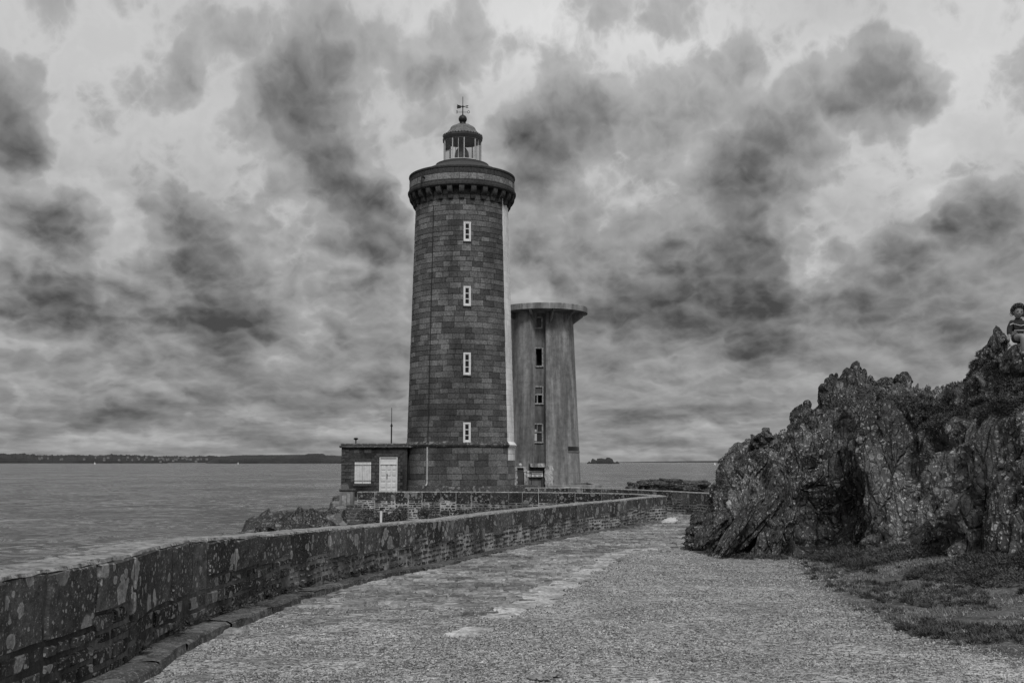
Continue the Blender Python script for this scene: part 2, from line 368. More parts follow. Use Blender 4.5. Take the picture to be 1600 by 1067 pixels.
# ================================================================ ground materials
def cobble_gravel_mat():
    m, n, b = newmat('path_surface'); c = objco(n)
    at = n.new('ShaderNodeAttribute', attribute_name='cobble').outputs['Fac']
    st = n.new('ShaderNodeAttribute', attribute_name='slab').outputs['Fac']
    gr = n.new('ShaderNodeAttribute', attribute_name='moss').outputs['Fac']
    wz = n.v('SUBTRACT', n.ncol(c, 2.2, 4), (.5, .5, .5)); cw = n.v('ADD', c, n.v('SCALE', wz, sc=.16))
    # cobbles: long setts laid across the path
    cc = n.scale(cw, (4.6, 4.9, 0), rot=(0, 0, R(14)))
    e = n.vor(cc, 1, 'DISTANCE_TO_EDGE'); vc = n.new('ShaderNodeSeparateColor'); n.put(vc.inputs[0], n.vor(cc, 1, 'F1', 'Color'))
    cs = n.m('MULTIPLY', n.map(vc.outputs[0], 0, 1, .17, .38, False), n.map(n.noise(c, 14, 6, .7), .25, .75, .7, 1.3))
    joint = n.map(e, .02, .11)
    cs = n.mix(joint, n.map(n.noise(c, 1.2, 4), .42, .6, .07, .17), cs)
    # gravel: crushed grey chips
    v2 = n.new('ShaderNodeSeparateColor'); n.put(v2.inputs[0], n.vor(c, 30, 'F1', 'Color'))
    v3 = n.new('ShaderNodeSeparateColor'); n.put(v3.inputs[0], n.vor(c, 75, 'F1', 'Color'))
    gs = n.m('ADD', n.map(v2.outputs[0], .0, 1, -.02, .42, False), n.map(v3.outputs[1], 0, 1, -.07, .19, False))
    gs = n.m('MULTIPLY', gs, n.map(n.noise(c, 1.1, 7, .65), .35, .68, .72, 1.3))
    gs = n.m('MULTIPLY', gs, n.map(n.noise(c, .35, 4, .6), .4, .6, .86, 1.12))
    gs = n.m('ADD', gs, n.m('MULTIPLY', n.map(v3.outputs[2], .93, 1), .4))
    gs = n.m('MAXIMUM', gs, .03)
    # pale worn concrete strip and stone flags along the edge of the cobbles
    ss = n.m('MULTIPLY', .33, n.map(n.noise(c, 6, 7, .7), .3, .7, .8, 1.15))
    brk = n.m('SUBTRACT', n.noise(c, 1.6, 6, .65), .5)
    ca = n.map(n.m('ADD', at, n.m('MULTIPLY', brk, 2.2)), .42, .58)
    sa = n.map(n.m('ADD', st, n.m('MULTIPLY', n.m('SUBTRACT', n.noise(c, 2.6, 7, .7), .5), 1.9)), .45, .55)
    ga = n.map(n.m('ADD', gr, n.m('MULTIPLY', n.m('SUBTRACT', n.noise(c, 3.5, 7, .7), .5), 1.9)), .40, .62)
    ms = n.m('MULTIPLY', n.m('MULTIPLY', .095, n.map(n.noise(c, 16, 6, .75), .3, .7, .35, 1.9)), n.map(n.noise(c, 1.6, 5, .6), .35, .65, .6, 1.5))
    v = n.mix(ca, gs, cs); v = n.mix(sa, v, ss); v = n.mix(ga, v, ms)
    hc = n.m('MULTIPLY', n.map(e, .0, .2), 1.0); hg = n.m('MULTIPLY', n.m('ADD', v2.outputs[0], v3.outputs[1]), .35)
    h = n.mix(ca, hg, n.m('ADD', n.m('MULTIPLY', hc, 1.5), n.m('MULTIPLY', n.noise(c, 20, 4), .4))); h = n.mix(sa, h, n.m('MULTIPLY', n.noise(c, 25, 5), .3))
    h = n.mix(ga, h, n.m('MULTIPLY', n.noise(c, 22, 6, .7), 2.0))
    setc(n, b, v, .85, n.bump(h, .03, 1.), spec=.25)
    return m
M_path = cobble_gravel_mat()
def seawater():
    m, n, b = newmat('sea_water'); c = objco(n)
    far = n.m('DIVIDE', 1., n.m('ADD', 1., n.m('MULTIPLY', n.v('LENGTH', c), .0012)))
    cw = n.v('ADD', c, n.v('SCALE', n.v('SUBTRACT', n.ncol(c, .03, 3), (.5, .5, .5)), sc=14.))
    a = n.noise(n.scale(cw, (.11, .26, 0), rot=(0, 0, R(8))), 1, 7, .62)
    a2 = n.noise(n.scale(cw, (.9, 1.5, 0), rot=(0, 0, R(-12))), 1, 4, .6)
    sw = n.noise(n.scale(c, (.012, .03, 0)), 1, 4, .55)
    rid = n.m('SUBTRACT', 1., n.m('ABSOLUTE', n.m('MULTIPLY', n.m('SUBTRACT', a, .5), 3.)))
    h = n.m('ADD', n.m('ADD', n.m('MULTIPLY', rid, .55), n.m('MULTIPLY', a2, .16)), n.m('MULTIPLY', sw, .9))
    foam = n.m('MULTIPLY', n.map(n.noise(n.scale(cw, (.5, 1.6, 0)), 1, 5, .7), .66, .74), .10)
    patch = n.noise(n.scale(c, (.004, .012, 0)), 1, 5, .6)
    v = n.m('ADD', n.m('MULTIPLY', .085, n.map(patch, .35, .65, .75, 1.3)), foam)
    w8 = n.noise(n.scale(cw, (.006, .016, 0), rot=(0, 0, R(5))), 1, 11, .5, 0, 2.0)
    w9 = n.noise(n.scale(cw, (.02, .05, 3), rot=(0, 0, R(-9))), 1, 9, .52)
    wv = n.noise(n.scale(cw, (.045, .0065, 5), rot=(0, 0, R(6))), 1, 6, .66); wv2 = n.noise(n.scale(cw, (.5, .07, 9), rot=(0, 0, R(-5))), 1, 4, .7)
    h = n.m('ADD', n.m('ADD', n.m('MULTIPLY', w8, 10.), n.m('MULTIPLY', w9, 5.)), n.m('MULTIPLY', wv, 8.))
    v = n.m('ADD', n.m('MULTIPLY', n.m('MULTIPLY', .16, n.m('MULTIPLY', n.map(wv, .43, .57, .10, 2.6), n.map(wv2, .36, .64, .4, 1.7))), n.map(patch, .35, .65, .7, 1.4)), foam)  # light and dark faces of the waves painted into the water colour as streaks
    setc(n, b, v, .12, n.bump(h, 4.5, 1.), spec=.5)
    return m
# ================================================================ sea
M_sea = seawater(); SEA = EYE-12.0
xs = np.concatenate([-np.geomspace(90000, 60, 24), [0], np.geomspace(60, 90000, 24)])
ys = np.concatenate([-np.geomspace(90000, 60, 12), [0], np.geomspace(60, 90000, 30)])
gx, gy = np.meshgrid(xs, ys); nx, ny = len(xs), len(ys)
def gridf(ny, nx):
    i = np.arange(ny*nx).reshape(ny, nx); return np.stack([i[:-1, :-1], i[:-1, 1:], i[1:, 1:], i[1:, :-1]], -1).reshape(-1, 4)
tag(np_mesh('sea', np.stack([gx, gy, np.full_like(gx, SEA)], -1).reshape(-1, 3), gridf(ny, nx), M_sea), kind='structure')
# ================================================================ headland
M_land = stone_mat('headland_rock', .035, .06, .4, .22, 3, .1, .08, .4)
hx = np.arange(-48, 72, .45); hy = np.arange(-14, 104, .45); gx, gy = np.meshgrid(hx, hy)
inside = in_poly(gx, gy, plat_np); dd = poly_dist(gx, gy, plat_np)
nz = fbm(np.stack([gx.ravel()*.4, gy.ravel()*.4, gx.ravel()*0], 1), 5, 3).reshape(gx.shape)
nr = facet(np.stack([gx.ravel()*.7, gy.ravel()*.7, gx.ravel()*0], 1), 5)[0].reshape(gx.shape)
gz = EYE-below(gy)-.06
oz = -1.75-.12*np.minimum(dd, 5)-1.1*np.maximum(dd-5, 0)+nz*.35*np.minimum(dd, 3)+nr*.12*np.minimum(dd, 3)
gz = np.where(inside, gz, np.where(dd < .3, np.minimum(gz-.3, oz), oz)); gz = np.maximum(gz, SEA-4)
tag(np_mesh('headland', np.stack([gx, gy, gz], -1).reshape(-1, 3), gridf(len(hy), len(hx)), M_land, smooth=False), kind='structure')
# ================================================================ path sheet
px_b = [G(*q) for q in [(640, 1075), (690, 1010), (760, 985), (835, 945), (905, 902), (965, 868), (1010, 858), (1090, 852)]]
px_b = [(px_b[0][0]-.9, -8)]+px_b+[(9, 26), (14, 40), (16, 60), (-30, 60), (-30, -8)]      # region of cobbles in plan
strip = [G(*q) for q in [(700, 1000), (760, 983), (800, 958), (850, 932), (880, 915), (905, 900), (935, 884), (962, 868), (1000, 860), (1040, 859)]]
gyv = np.concatenate([np.arange(-6, 3, .3), np.geomspace(3, 62, 420)]); ui = np.linspace(0, 1, 330)
xl, xr = -3.9, 26.
gx = np.empty((len(gyv), len(ui)))
for i, yv in enumerate(gyv):
    l = -3.9 if yv < 30 else -3.9-(yv-30)*.45; gx[i] = l+(ui**1.25)*(xr-l)
gy = np.repeat(gyv[:, None], len(ui), 1)
cob = np.clip(.5+np.where(in_poly(gx, gy, px_b), 1, -1)*poly_dist(gx, gy, px_b)*.6, 0, 1)
# gravel has drifted over the near cobbles
near = sstep(gy, 19., 10.0); cob = cob*(1-near*.66)
sd = poly_dist(gx, gy, strip, False); slab = .62*np.clip(.90-sd*2.3, 0, 1)*sstep(gy, 9.5, 14.)
px = 800+F*gx/np.maximum(gy, 1.)
gb = [G(*q) for q in [(1100, 852), (1240, 872), (1262, 905), (1330, 950), (1420, 990), (1500, 1015), (1640, 1045)]]
gpoly = [gb[0]]+gb+[(9.5, 6), (14, 3), (40, 0), (40, 40), (10, 30)]
moss = np.clip(.5+np.where(in_poly(gx, gy, gpoly), 1, -1)*poly_dist(gx, gy, gpoly)*.75, 0, 1)
# damp darker band in front of the kerb and small mossy bits at the far rock foot
gz = ground(gx, gy)+.018*fbm(np.stack([gx.ravel()*1.3, gy.ravel()*1.3, gx.ravel()*0], 1), 4, 9).reshape(gx.shape)
V = np.stack([gx, gy, gz], -1).reshape(-1, 3); Fq = gridf(len(gyv), len(ui))
cen = V[Fq].mean(1); keep = (in_poly(cen[:, 0], cen[:, 1], plat) | (poly_dist(cen[:, 0], cen[:, 1], plat) < .12)) & (cen[:, 1] < 61)
tag(np_mesh('path', V, Fq[keep], M_path, smooth=True, attrs={'cobble': cob.ravel(), 'slab': slab.ravel(), 'moss': moss.ravel()}), kind='structure')

# ================================================================ masonry generator: individual blocks laid on a curved face
class Stones:
    def __init__(s): s.V = []; s.F = []; s.n = 0
    def stone(s, s0, s1, z0, z1, mf, gap=.006, ch=.012, o=.02, nu=1, nv=1, jit=0., zig=0.):
        us = np.concatenate([[s0+gap], np.linspace(s0+gap+ch, s1-gap-ch, nu+1), [s1-gap]])
        vs = np.concatenate([[z0+gap], np.linspace(z0+gap+ch, z1-gap-ch, nv+1), [z1-gap]])
        U, W = np.meshgrid(us, vs); O = np.full(U.shape, o); O[0] = O[-1] = -.01; O[:, 0] = O[:, -1] = -.01
        if jit:
            U = U+rng.uniform(-jit, jit, U.shape); W = W+rng.uniform(-jit, jit, U.shape); O = O+rng.uniform(-jit, jit, U.shape)*.8
        X, Y, Z = mf(U, W, O); s.V.append(np.stack([X, Y, Z], -1).reshape(-1, 3)); s.F.append(gridf(*U.shape)+s.n); s.n += U.size
    def build(s, name, mat, parent): return np_mesh(name, np.concatenate(s.V), np.concatenate(s.F), mat, parent)
M_wallstone = stone_mat('parapet_stone', .012, .06, .45, .32, 4.2, .26, .030, 1.)
M_blockstone = stone_mat('parapet_block', .022, .085, .5, .36, 3.4, .18, .022, 1., big=.6)
def mortar_mat(name, v, near=None):
    m, n, b = newmat(name); c = objco(n)
    q = n.map(n.noise(c, 1.4, 5, .6), .35, .62, .3, 1.2)
    sy = n.new('ShaderNodeSeparateXYZ'); n.l.new(c, sy.inputs[0])
    q = n.m('MULTIPLY', q, n.map(sy.outputs[1], 11, 22, .28, 1.))
    q = n.m('MULTIPLY', q, n.map(n.noise(c, 20, 5, .7), .3, .7, .6, 1.3))
    setc(n, b, n.m('MULTIPLY', v, q), .95, n.bump(n.noise(c, 30, 5, .7), .012)); return m
M_yard = stone_mat('yard_side_stone', .010, .045, .5, .3, 3.4, .2, .018, 1., big=.6)
M_mortar = mortar_mat('pale_mortar', .38)
def coping_mat():
    m, n, b = newmat('coping_top'); c = objco(n)
    v = n.m('MULTIPLY', .27, n.map(n.noise(c, 5, 7, .7), .3, .7, .55, 1.4))
    v = n.mix(n.map(n.noise(c, 13, 6, .75), .50, .62), v, .06)
    v = n.mix(n.m('MULTIPLY', lichen(n, c, 7, .1, .5), .8), v, .46)
    setc(n, b, v, .95, n.bump(n.noise(c, 14, 8, .7), .03)); return m
M_coping = coping_mat()
def wall_z(y): return EYE-below(y)            # foot level
def wall_top(y): return EYE-np.interp(y, [-5, 0, 6.8, 10.6, 14.2, 18.3, 23, 28, 32, 41, 47, 60], [.65, .66, .69, .755, .92, 1.05, 1.15, 1.2, 1.24, 1.255, 1.255, 1.255])
TH_W = .45
pw = thing('parapet_wall', 'long lichen spotted stone parapet sweeping from the left foreground to a hairpin turn', 'wall')
SE = C1.L
def mf1(U, W, O):
    x, y = C1.at(U, O); return x, y, W
def mfL(U, W, O):                              # inner (yard) face
    x, y = C1.at(U, -TH_W-O); return x, y, W
# mortar core: a ribbon down the path face, over the top and down the yard face
ss = np.arange(0, SE+.1, .22); rows = []
for o, zt, dz in ((0, 0, -.35), (0, 0, 0), (0, 0, .3), (0, 1, -.02), (-.05, 1, -.012), (-TH_W+.05, 1, -.012), (-TH_W, 1, -.02), (-TH_W, 0, 0), (-TH_W, 0, -2.4)):
    x, y = C1.at(ss, o); zb = wall_z(y); zt_ = wall_top(y)
    rows.append(np.stack([x, y, (zt_ if zt else zb)+dz], -1))
Vc = np.stack(rows, 0); np_mesh('mortar_core', Vc.reshape(-1, 3), gridf(Vc.shape[0], Vc.shape[1]), M_mortar, pw)
S = Stones(); B = Stones(); T = Stones(); SI = Stones(); BI = Stones()
s = 0.
while s < SE-.3:                               # big upper blocks with small courses below, following the falling foot
    wd = random.uniform(.55, .95); s1 = min(s+wd, SE)
    if SE-s1 < .3: s1 = SE
    x, y = C1.at((s+s1)/2); zt = float(wall_top(y))-.018; zb = float(wall_z(y))
    Yf = float(y); big = random.choice([.34, .42, .42, .5, .30]) if Yf > 14 else random.choice([.36, .46, .52])
    for mf, BB, SS, zlow in ((mf1, B, S, zb-.1), (mfL, BI, SI, zb-1.75)):
        if mf is mfL and Yf < 37: continue
        BB.stone(s, s1, zt-big, zt+.008, mf, .008 if Yf > 14 else .012, .014, random.uniform(.008, .045), 3, 3, .009)
        z = zt-big
        while z > zlow:
            hh = random.uniform(.075, .12) if Yf > 15 else random.uniform(.10, .17)
            u = s
            while u < s1-.01:
                ww = random.uniform(.12, .30) if Yf > 15 else random.uniform(.18, .42)
                u1 = u+ww if s1-(u+ww) > .1 else s1
                if random.random() > .03: SS.stone(u, u1, z-hh, z, mf, random.uniform(.010, .018) if Yf < 14 else random.uniform(.014, .026), .014, random.uniform(.0, .030), 1, 1, .007)
                u = u1
            z -= hh
    # top: rough coping slabs the full width of the wall
    def mft(U, W, O, zt=None):
        xx, yy = C1.at(U, W); return xx, yy, wall_top(yy)+O-.012
    T.stone(s, s1, -TH_W-.012, .014, mft, .005, .012, random.uniform(.010, .018), 6, 5, .006)
    s = s1
B.build('upper_block_course', M_blockstone, pw); S.build('lower_stone_courses', M_wallstone, pw)
BI.build('yard_side_block_course', M_yard, pw); SI.build('yard_side_stone_courses', M_yard, pw)
T.build('coping', M_coping, pw)
# kerb of long worn stones at the wall foot
kb = thing('kerb', 'low worn stone kerb running along the foot of the curved parapet wall', 'kerb')
M_kerb = stone_mat('kerb_stone', .05, .10, .5, .2, 5, .2, .02, 1., big=.8)
K = Stones(); s = 2.0; kend = C1.s[np.argmin(np.abs(C1.p[:, 1]-39.5)+1e3*(C1.p[:, 0] < -4))]
while s < kend:
    l = random.uniform(.8, 1.7); x, y = C1.at(s); wk = float(np.interp(y, [0, 8, 14, 22, 40], [.26, .26, .27, .24, .22]))*random.uniform(.93, 1.05); hk = random.uniform(.085, .10)*float(np.interp(y, [17, 22], [1, .5]))
    us = np.linspace(s+.006, s+l-.006, max(3, int(l/.22))); prof = [(-.02, hk), (.05, hk), (wk-.05, hk-.006), (wk-.014, hk-.012), (wk, hk-.03), (wk+.006, -.06)]
    rows = []
    for o, z in prof:
        x, y = C1.at(us, o+.02+rng.uniform(-.014, .014, len(us))); rows.append(np.stack([x, y, EYE-below(y)+z+rng.uniform(-.008, .008, len(us))], -1))
    A = np.stack(rows, 0); K.V.append(A.reshape(-1, 3)); K.F.append(gridf(A.shape[0], A.shape[1])+K.n); K.n += A.shape[0]*A.shape[1]
    s += l
K.build('kerb_stones', M_kerb, kb)
# ---- far parapet on the seaward side of the path
fp = [tuple(P(820, 763, 53.0))[:2], tuple(P(900, 763.5, 52.3))[:2], tuple(P(960, 764.2, 50.6))[:2], tuple(P(1020, 766, 47.8))[:2], tuple(P(1075, 768.8, 45.2))[:2], tuple(P(1120, 771.5, 42.6))[:2], tuple(P(1175, 775, 39.5))[:2]]
C3 = Curve(spline(fp, .25))
fw = thing('parapet_wall', 'low stone parapet on the seaward side of the path, behind the hairpin turn', 'wall')
def mf3(U, W, O):
    x, y = C3.at(U, O); return x, y, W
ss = np.arange(0, C3.L+.1, .22); rows = []
for o, zt, dz in ((0, 0, -.3), (0, 1, -.02), (-.4, 1, -.02), (-.4, 0, -2.)):
    x, y = C3.at(ss, o); rows.append(np.stack([x, y, (EYE-1.235+0*y if zt else wall_z(y))+dz], -1))
Vc = np.stack(rows, 0); np_mesh('mortar_core', Vc.reshape(-1, 3), gridf(Vc.shape[0], Vc.shape[1]), M_mortar, fw)
S = Stones(); B = Stones(); T = Stones(); s = 0
while s < C3.L-.2:
    s1 = min(s+random.uniform(.55, .95), C3.L); x, y = C3.at(s); zt = EYE-1.235-.02; zb = float(wall_z(y))
    big = random.choice([.3, .36, .45, .5]); B.stone(s, s1, zt-big, zt, mf3, .012, .014, .015, 1, 1, .004); z = zt-big
    while z > zb-.1:
        hh = random.uniform(.085, .12); u = s
        while u < s1-.01:
            u1 = u+random.uniform(.18, .4); u1 = u1 if s1-u1 > .1 else s1
            S.stone(u, u1, z-hh, z, mf3, .013, .012, random.uniform(0, .03), 1, 1, .006); u = u1
        z -= hh
    def mft3(U, W, O):
        xx, yy = C3.at(U, W); return xx, yy, EYE-1.235+O-.012+0*xx
    T.stone(s, s1, -.43, .03, mft3, .006, .02, .015, 2, 2, .006); s = s1
B.build('upper_block_course', M_blockstone, fw); S.build('lower_stone_courses', M_wallstone, fw); T.build('coping', M_coping, fw)

# ================================================================ real setts, loose gravel and broken flags on the path
M_sett = stone_mat('sett_stone', .12, .30, .45, 0, 3, .08, .010, 1.2, .85, big=.7)
S = Stones(); yv = 10.6; rxw = C1.p[:, 0]; ryw = C1.p[:, 1]; m_ = (ryw > 4) & (np.arange(len(ryw)) < np.argmax(rxw))
pb = [tuple(q) for q in px_b]
def mfp(U, W, O):
    y = W+.12*np.sin(U*.9)+.05*np.sin(U*3.1+W); return U, y, ground_fast(U, y)+O
def ground_fast(x, y): return EYE-below(y)
while yv < 51:
    dy = random.uniform(.17, .27)*(1 if yv < 30 else 1.25)
    x0 = float(np.interp(yv, ryw[m_], rxw[m_]))+.22 if yv < 41 else 3.0
    x1 = min(.52*yv, 11.5 if yv > 24 else 9); x = x0+random.uniform(0, .1)
    cand = []
    while x < x1:
        wv_ = random.uniform(.13, .33); cand.append((x, x+wv_)); x += wv_
    cx_ = np.array([(a+b_)/2 for a, b_ in cand]); ins = in_poly(cx_, np.full_like(cx_, yv), pb); dist = poly_dist(cx_, np.full_like(cx_, yv), pb); pr_ = np.where(ins, np.clip(.45+dist*1.0, 0, 1), np.clip(.30-dist*.9, 0, 1))
    pr_ = pr_*np.clip((yv-10.2)/6., .03, 1)**1.8; nn_ = vnoise(np.stack([cx_*.8, cx_*0+yv*.5, cx_*0], 1), 5)
    for (a, b_), p_ in zip(cand, pr_+nn_*.25*((pr_ < .95) & (pr_ > .02))):
        if random.random() < p_: S.stone(a, b_, yv+random.uniform(-.01, .01), yv+dy, mfp, random.uniform(.006, .014), .018, random.uniform(.006, .030), 1, 1, .007)
    yv += dy
tag(S.build('path_setts', M_sett, None), kind='structure')
# gravel chips
nG = 170000
u = rng.uniform(-.36, .52, nG); Yg = 6.2*np.exp(rng.uniform(0, 1, nG)**1.15*math.log(25/6.2)); Xg = u*Yg
kp = in_poly(Xg, Yg, plat) & (Xg > np.interp(Yg, ryw[m_], rxw[m_])+.32)
inc = in_poly(Xg, Yg, pb); kp &= (~inc) | (rng.uniform(0, 1, nG) < np.clip((17-Yg)/7, .02, 1)*.8)
kp &= ~(in_poly(Xg, Yg, gpoly) & (poly_dist(Xg, Yg, gpoly) > rng.uniform(0, .9, nG))) ; Xg = Xg[kp]; Yg = Yg[kp]; k = len(Xg)
base = np.array([[1, 0, 0], [0, 1, 0], [-1, 0, 0], [0, -1, 0], [0, 0, .8], [.2, .1, -.6]]); tri = np.array([[0, 1, 4], [1, 2, 4], [2, 3, 4], [3, 0, 4]])
sz = rng.uniform(.004, .011, k)*(1+.05*np.maximum(Yg-7, 0)); th_ = rng.uniform(0, 6.28, k); V = base[None, :5]*(1+rng.uniform(-.45, .45, (k, 5, 3))); c_, s_ = np.cos(th_)[:, None], np.sin(th_)[:, None]
V = np.stack([V[..., 0]*c_-V[..., 1]*s_, V[..., 0]*s_+V[..., 1]*c_, V[..., 2]], -1)*sz[:, None, None]; V += np.stack([Xg, Yg, ground(Xg, Yg)+.002], -1)[:, None]
M_chip = stone_mat('gravel_chip', .035, .38, .1, 0, 3, 0, .002, 1., .85)
tag(np_mesh('loose_gravel', V.reshape(-1, 3), (np.arange(k)[:, None, None]*5+tri[None]).reshape(-1, 3), M_chip), 'crushed grey gravel covering the middle and right of the path', kind='stuff')
# broken pale flags between cobbles and gravel
M_flag = stone_mat('pale_flag', .26, .40, .35, 0, 3, .05, .008, 1.5, .85, big=1.2)
CS = Curve(spline(strip, .1)); s = .3
while s < CS.L-.3:
    l = random.uniform(.35, .95)
    if random.random() < .98:
        w0 = random.uniform(.17, .28); x, y = CS.at(s+l/2, random.uniform(-.08, .08)); Sx = Stones()
        def mfs(U, W, O, o0=random.uniform(-.1, .1)):
            xx, yy = CS.at(U, W+o0); return xx+rng.uniform(-.02, .02, U.shape), yy+rng.uniform(-.03, .03, U.shape), EYE-below(yy)+O
        Sx.stone(s, s+l, -w0, w0, mfs, .012, .02, random.uniform(.018, .028), 6, 4, .012)
        o = Sx.build('flagstone', M_flag, None); tag(o, 'worn pale flagstone in the broken strip between cobbles and gravel', 'flagstone', 'pale flagstones along the edge of the cobbles')
    s += l

# ================================================================ lighthouse
TY = 72.; TX = P(719.8, 722, TY)[0]
def zf(py, r): return P(720, py, TY-r)[2]      # height of a feature seen on the front line of a ring of radius r
def rad(hp, py): q = P(720, py, TY); return hp/F*(TY*CT+(q[2]-EYE)*ST)*1.0
ZG = -.55                                       # local ground at the tower foot
M_granite = stone_mat('granite_block', .055, .165, .48, 0, 3, .05, .014, .9, .92, big=.22)
M_granite_dark = stone_mat('dark_granite', .030, .058, .4, 0, 3, .04, .014, .9, .92)
M_joint = plain('tower_joint', .04, .95)
M_trim = stone_mat('granite_trim', .05, .085, .45, .25, 2.2, .10, .01, .9, .9)
M_white = plain('white_paint', .72, .6, .14, 3)
M_frame = plain('window_paint', .66, .5, .08)
M_glassdark = plain('window_glass_dark', .012, .08, .2)
M_metal = plain('painted_metal', .05, .85, .2, 20)
M_dark = plain('dark_metal', .02, .5, .2)
M_pipe = plain('pale_pipe', .42, .5, .2)
def white_wall_mat():
    m, n, b = newmat('white_painted_stone'); c = objco(n); g = n.new('ShaderNodeNewGeometry')
    v = n.map(g.outputs['Random Per Island'], 0, 1, .66, .76, False)
    v = n.m('MULTIPLY', v, n.map(n.noise(n.scale(c, (1, 1, .25)), 1.5, 6, .6), .3, .7, .75, 1.15))
    v = n.m('MULTIPLY', v, n.map(n.noise(c, 3, 6, .8), .64, .72, 1., .5))
    setc(n, b, v, .7, n.bump(n.noise(c, 8, 6), .01)); return m
M_whitestone = white_wall_mat()
lh = thing('lighthouse', 'tall round granite lighthouse with a white stripe down its right side and glazed lantern', 'lighthouse')
r_b, r_t = rad(83.3, 688), rad(71.7, 325)
z_corn = zf(698, r_b+.2); z_c1 = zf(690.5, r_b+.05); z_cb = zf(309.6, r_t+.05); z_ct = zf(288, r_t+.5)
r_pl = rad(84.3, 720); r_g = rad(84.3, 290); r_par = rad(81.6, 262)
def rsh(z): return r_b+(r_t-r_b)*(z-z_c1)/(z_cb-z_c1)
WA0, WA1 = R(61.3), R(118)                      # painted sector
z_wbot = zf(709.5, r_pl)
sh = MB(); sh.lathe([(rsh(z_c1)-.012, z_c1-.1), (rsh(z_cb)-.012, z_cb), (r_t, z_ct+.1)], TX, TY, 96)
core = sh.build('shaft_core', M_joint, lh, 40)
pc = MB().lathe([(r_pl-.012, ZG-.3), (r_pl-.012, z_corn)], TX, TY, 96); pc.build('plinth_core', M_joint, lh, 40)
def drum(rf):
    def mf(U, W, O):
        r = rf(W)+O; return TX+r*np.sin(U), TY-r*np.cos(U), W
    return mf
def lay(z0, z1, rf, hc, wmin, wmax, tone, zsplit=None, gap=.008, lowz=None):
    G_, Wt = tone; z = z0; k = max(1, round((z1-z0)/hc)); h = (z1-z0)/k; mf = drum(rf)
    hs = np.array([random.uniform(.85, 1.15) for _ in range(k)]); hs = hs/hs.sum()*(z1-z0)
    for i in range(k):
        h = hs[i]; r = float(rf(z)); a = random.uniform(0, .2)+R(-180); end = a+2*math.pi
        while a < end-.02:
            da = random.uniform(wmin, wmax)/r; da = da if end-(a+da) > .5*wmin/r else end-a
            a1 = a+da; mid = a+da/2
            segs = [(a, a1)]
            for cut in (WA0, WA1):
                segs = [t for p, q in segs for t in ([(p, cut), (cut, q)] if p < cut < q else [(p, q)])]
            for p, q in segs:
                if q-p < .01: continue
                iw = WA0-1e-6 <= (p+q)/2 <= WA1 and (lowz is None or z+h*.5 > lowz)
                T_ = Wt if iw else G_
                g = .002/r if iw else gap/r
                # U is an angle here: chamfers are scaled to radians by hand
                c = .010/r
                us = np.concatenate([[p+g], np.linspace(p+g+c, q-g-c, 4), [q-g]]); vs = np.array([z+gap*.8, z+gap*.8+.014, z+h-gap*.8-.014, z+h-gap*.8])
                U, W = np.meshgrid(us, vs); o = .012 if iw else random.uniform(.004, .026); O = np.full(U.shape, o); O[0] = O[-1] = -.015; O[:, 0] = O[:, -1] = -.015
                if not iw: O = O+rng.uniform(-.004, .004, O.shape); W = W+rng.uniform(-.005, .005, W.shape)
                Xx, Yy, Zz = mf(U, W, O); T_.V.append(np.stack([Xx, Yy, Zz], -1).reshape(-1, 3)); T_.F.append(gridf(*U.shape)+T_.n); T_.n += U.size
            a = a1
        z += h
A = Stones(); Wh = Stones()
lay(z_c1, z_cb+.62, lambda z: rsh(np.minimum(z, z_cb)), .345, .42, .95, (A, Wh))
A.build('shaft_masonry', M_granite, lh); Wh.build('painted_stripe', M_whitestone, lh)
MB().lathe([(rsh(z_c1)-.001, z_c1+.02), (rsh(z_cb)-.001, z_cb+.5)], TX, TY, 20, WA0-.002, WA1).build('stripe_ground_coat', M_white, lh, 40)
A = Stones(); Wh = Stones()
z_base = zf(758, r_pl)
lay(z_base-.05, z_corn, lambda z: r_pl+0*z, .40, .5, 1.1, (A, Wh), lowz=z_wbot-.2)
A.build('plinth_masonry', M_granite, lh); Wh.build('painted_plinth_stone', M_whitestone, lh)
def ringseg(prof, a0, a1, n): return MB().lathe(prof, TX, TY, n, a0, a1, close=True)
cprof = [(r_b-.05, z_corn-.02), (r_b+.10, z_corn), (r_b+.16, z_corn+.08), (r_b+.18, z_corn+.16), (r_b+.01, z_c1+.06), (r_b-.05, z_c1+.06)]
ringseg(cprof, WA1, WA0+2*math.pi, 90).build('plinth_cornice', M_trim, lh, 35)
cw_ = [(r+(.004 if i not in (0, 5) else 0), z) for i, (r, z) in enumerate(cprof)]
ringseg(cw_, WA0, WA1, 16).build('painted_cornice', M_white, lh, 35)
MB().lathe([(r_pl+.10, ZG-.3), (r_pl+.10, z_base-.16), (r_pl+.08, z_base-.10), (r_pl-.03, z_base-.02)], TX, TY, 96).build('foot_moulding', M_trim, lh, 35)
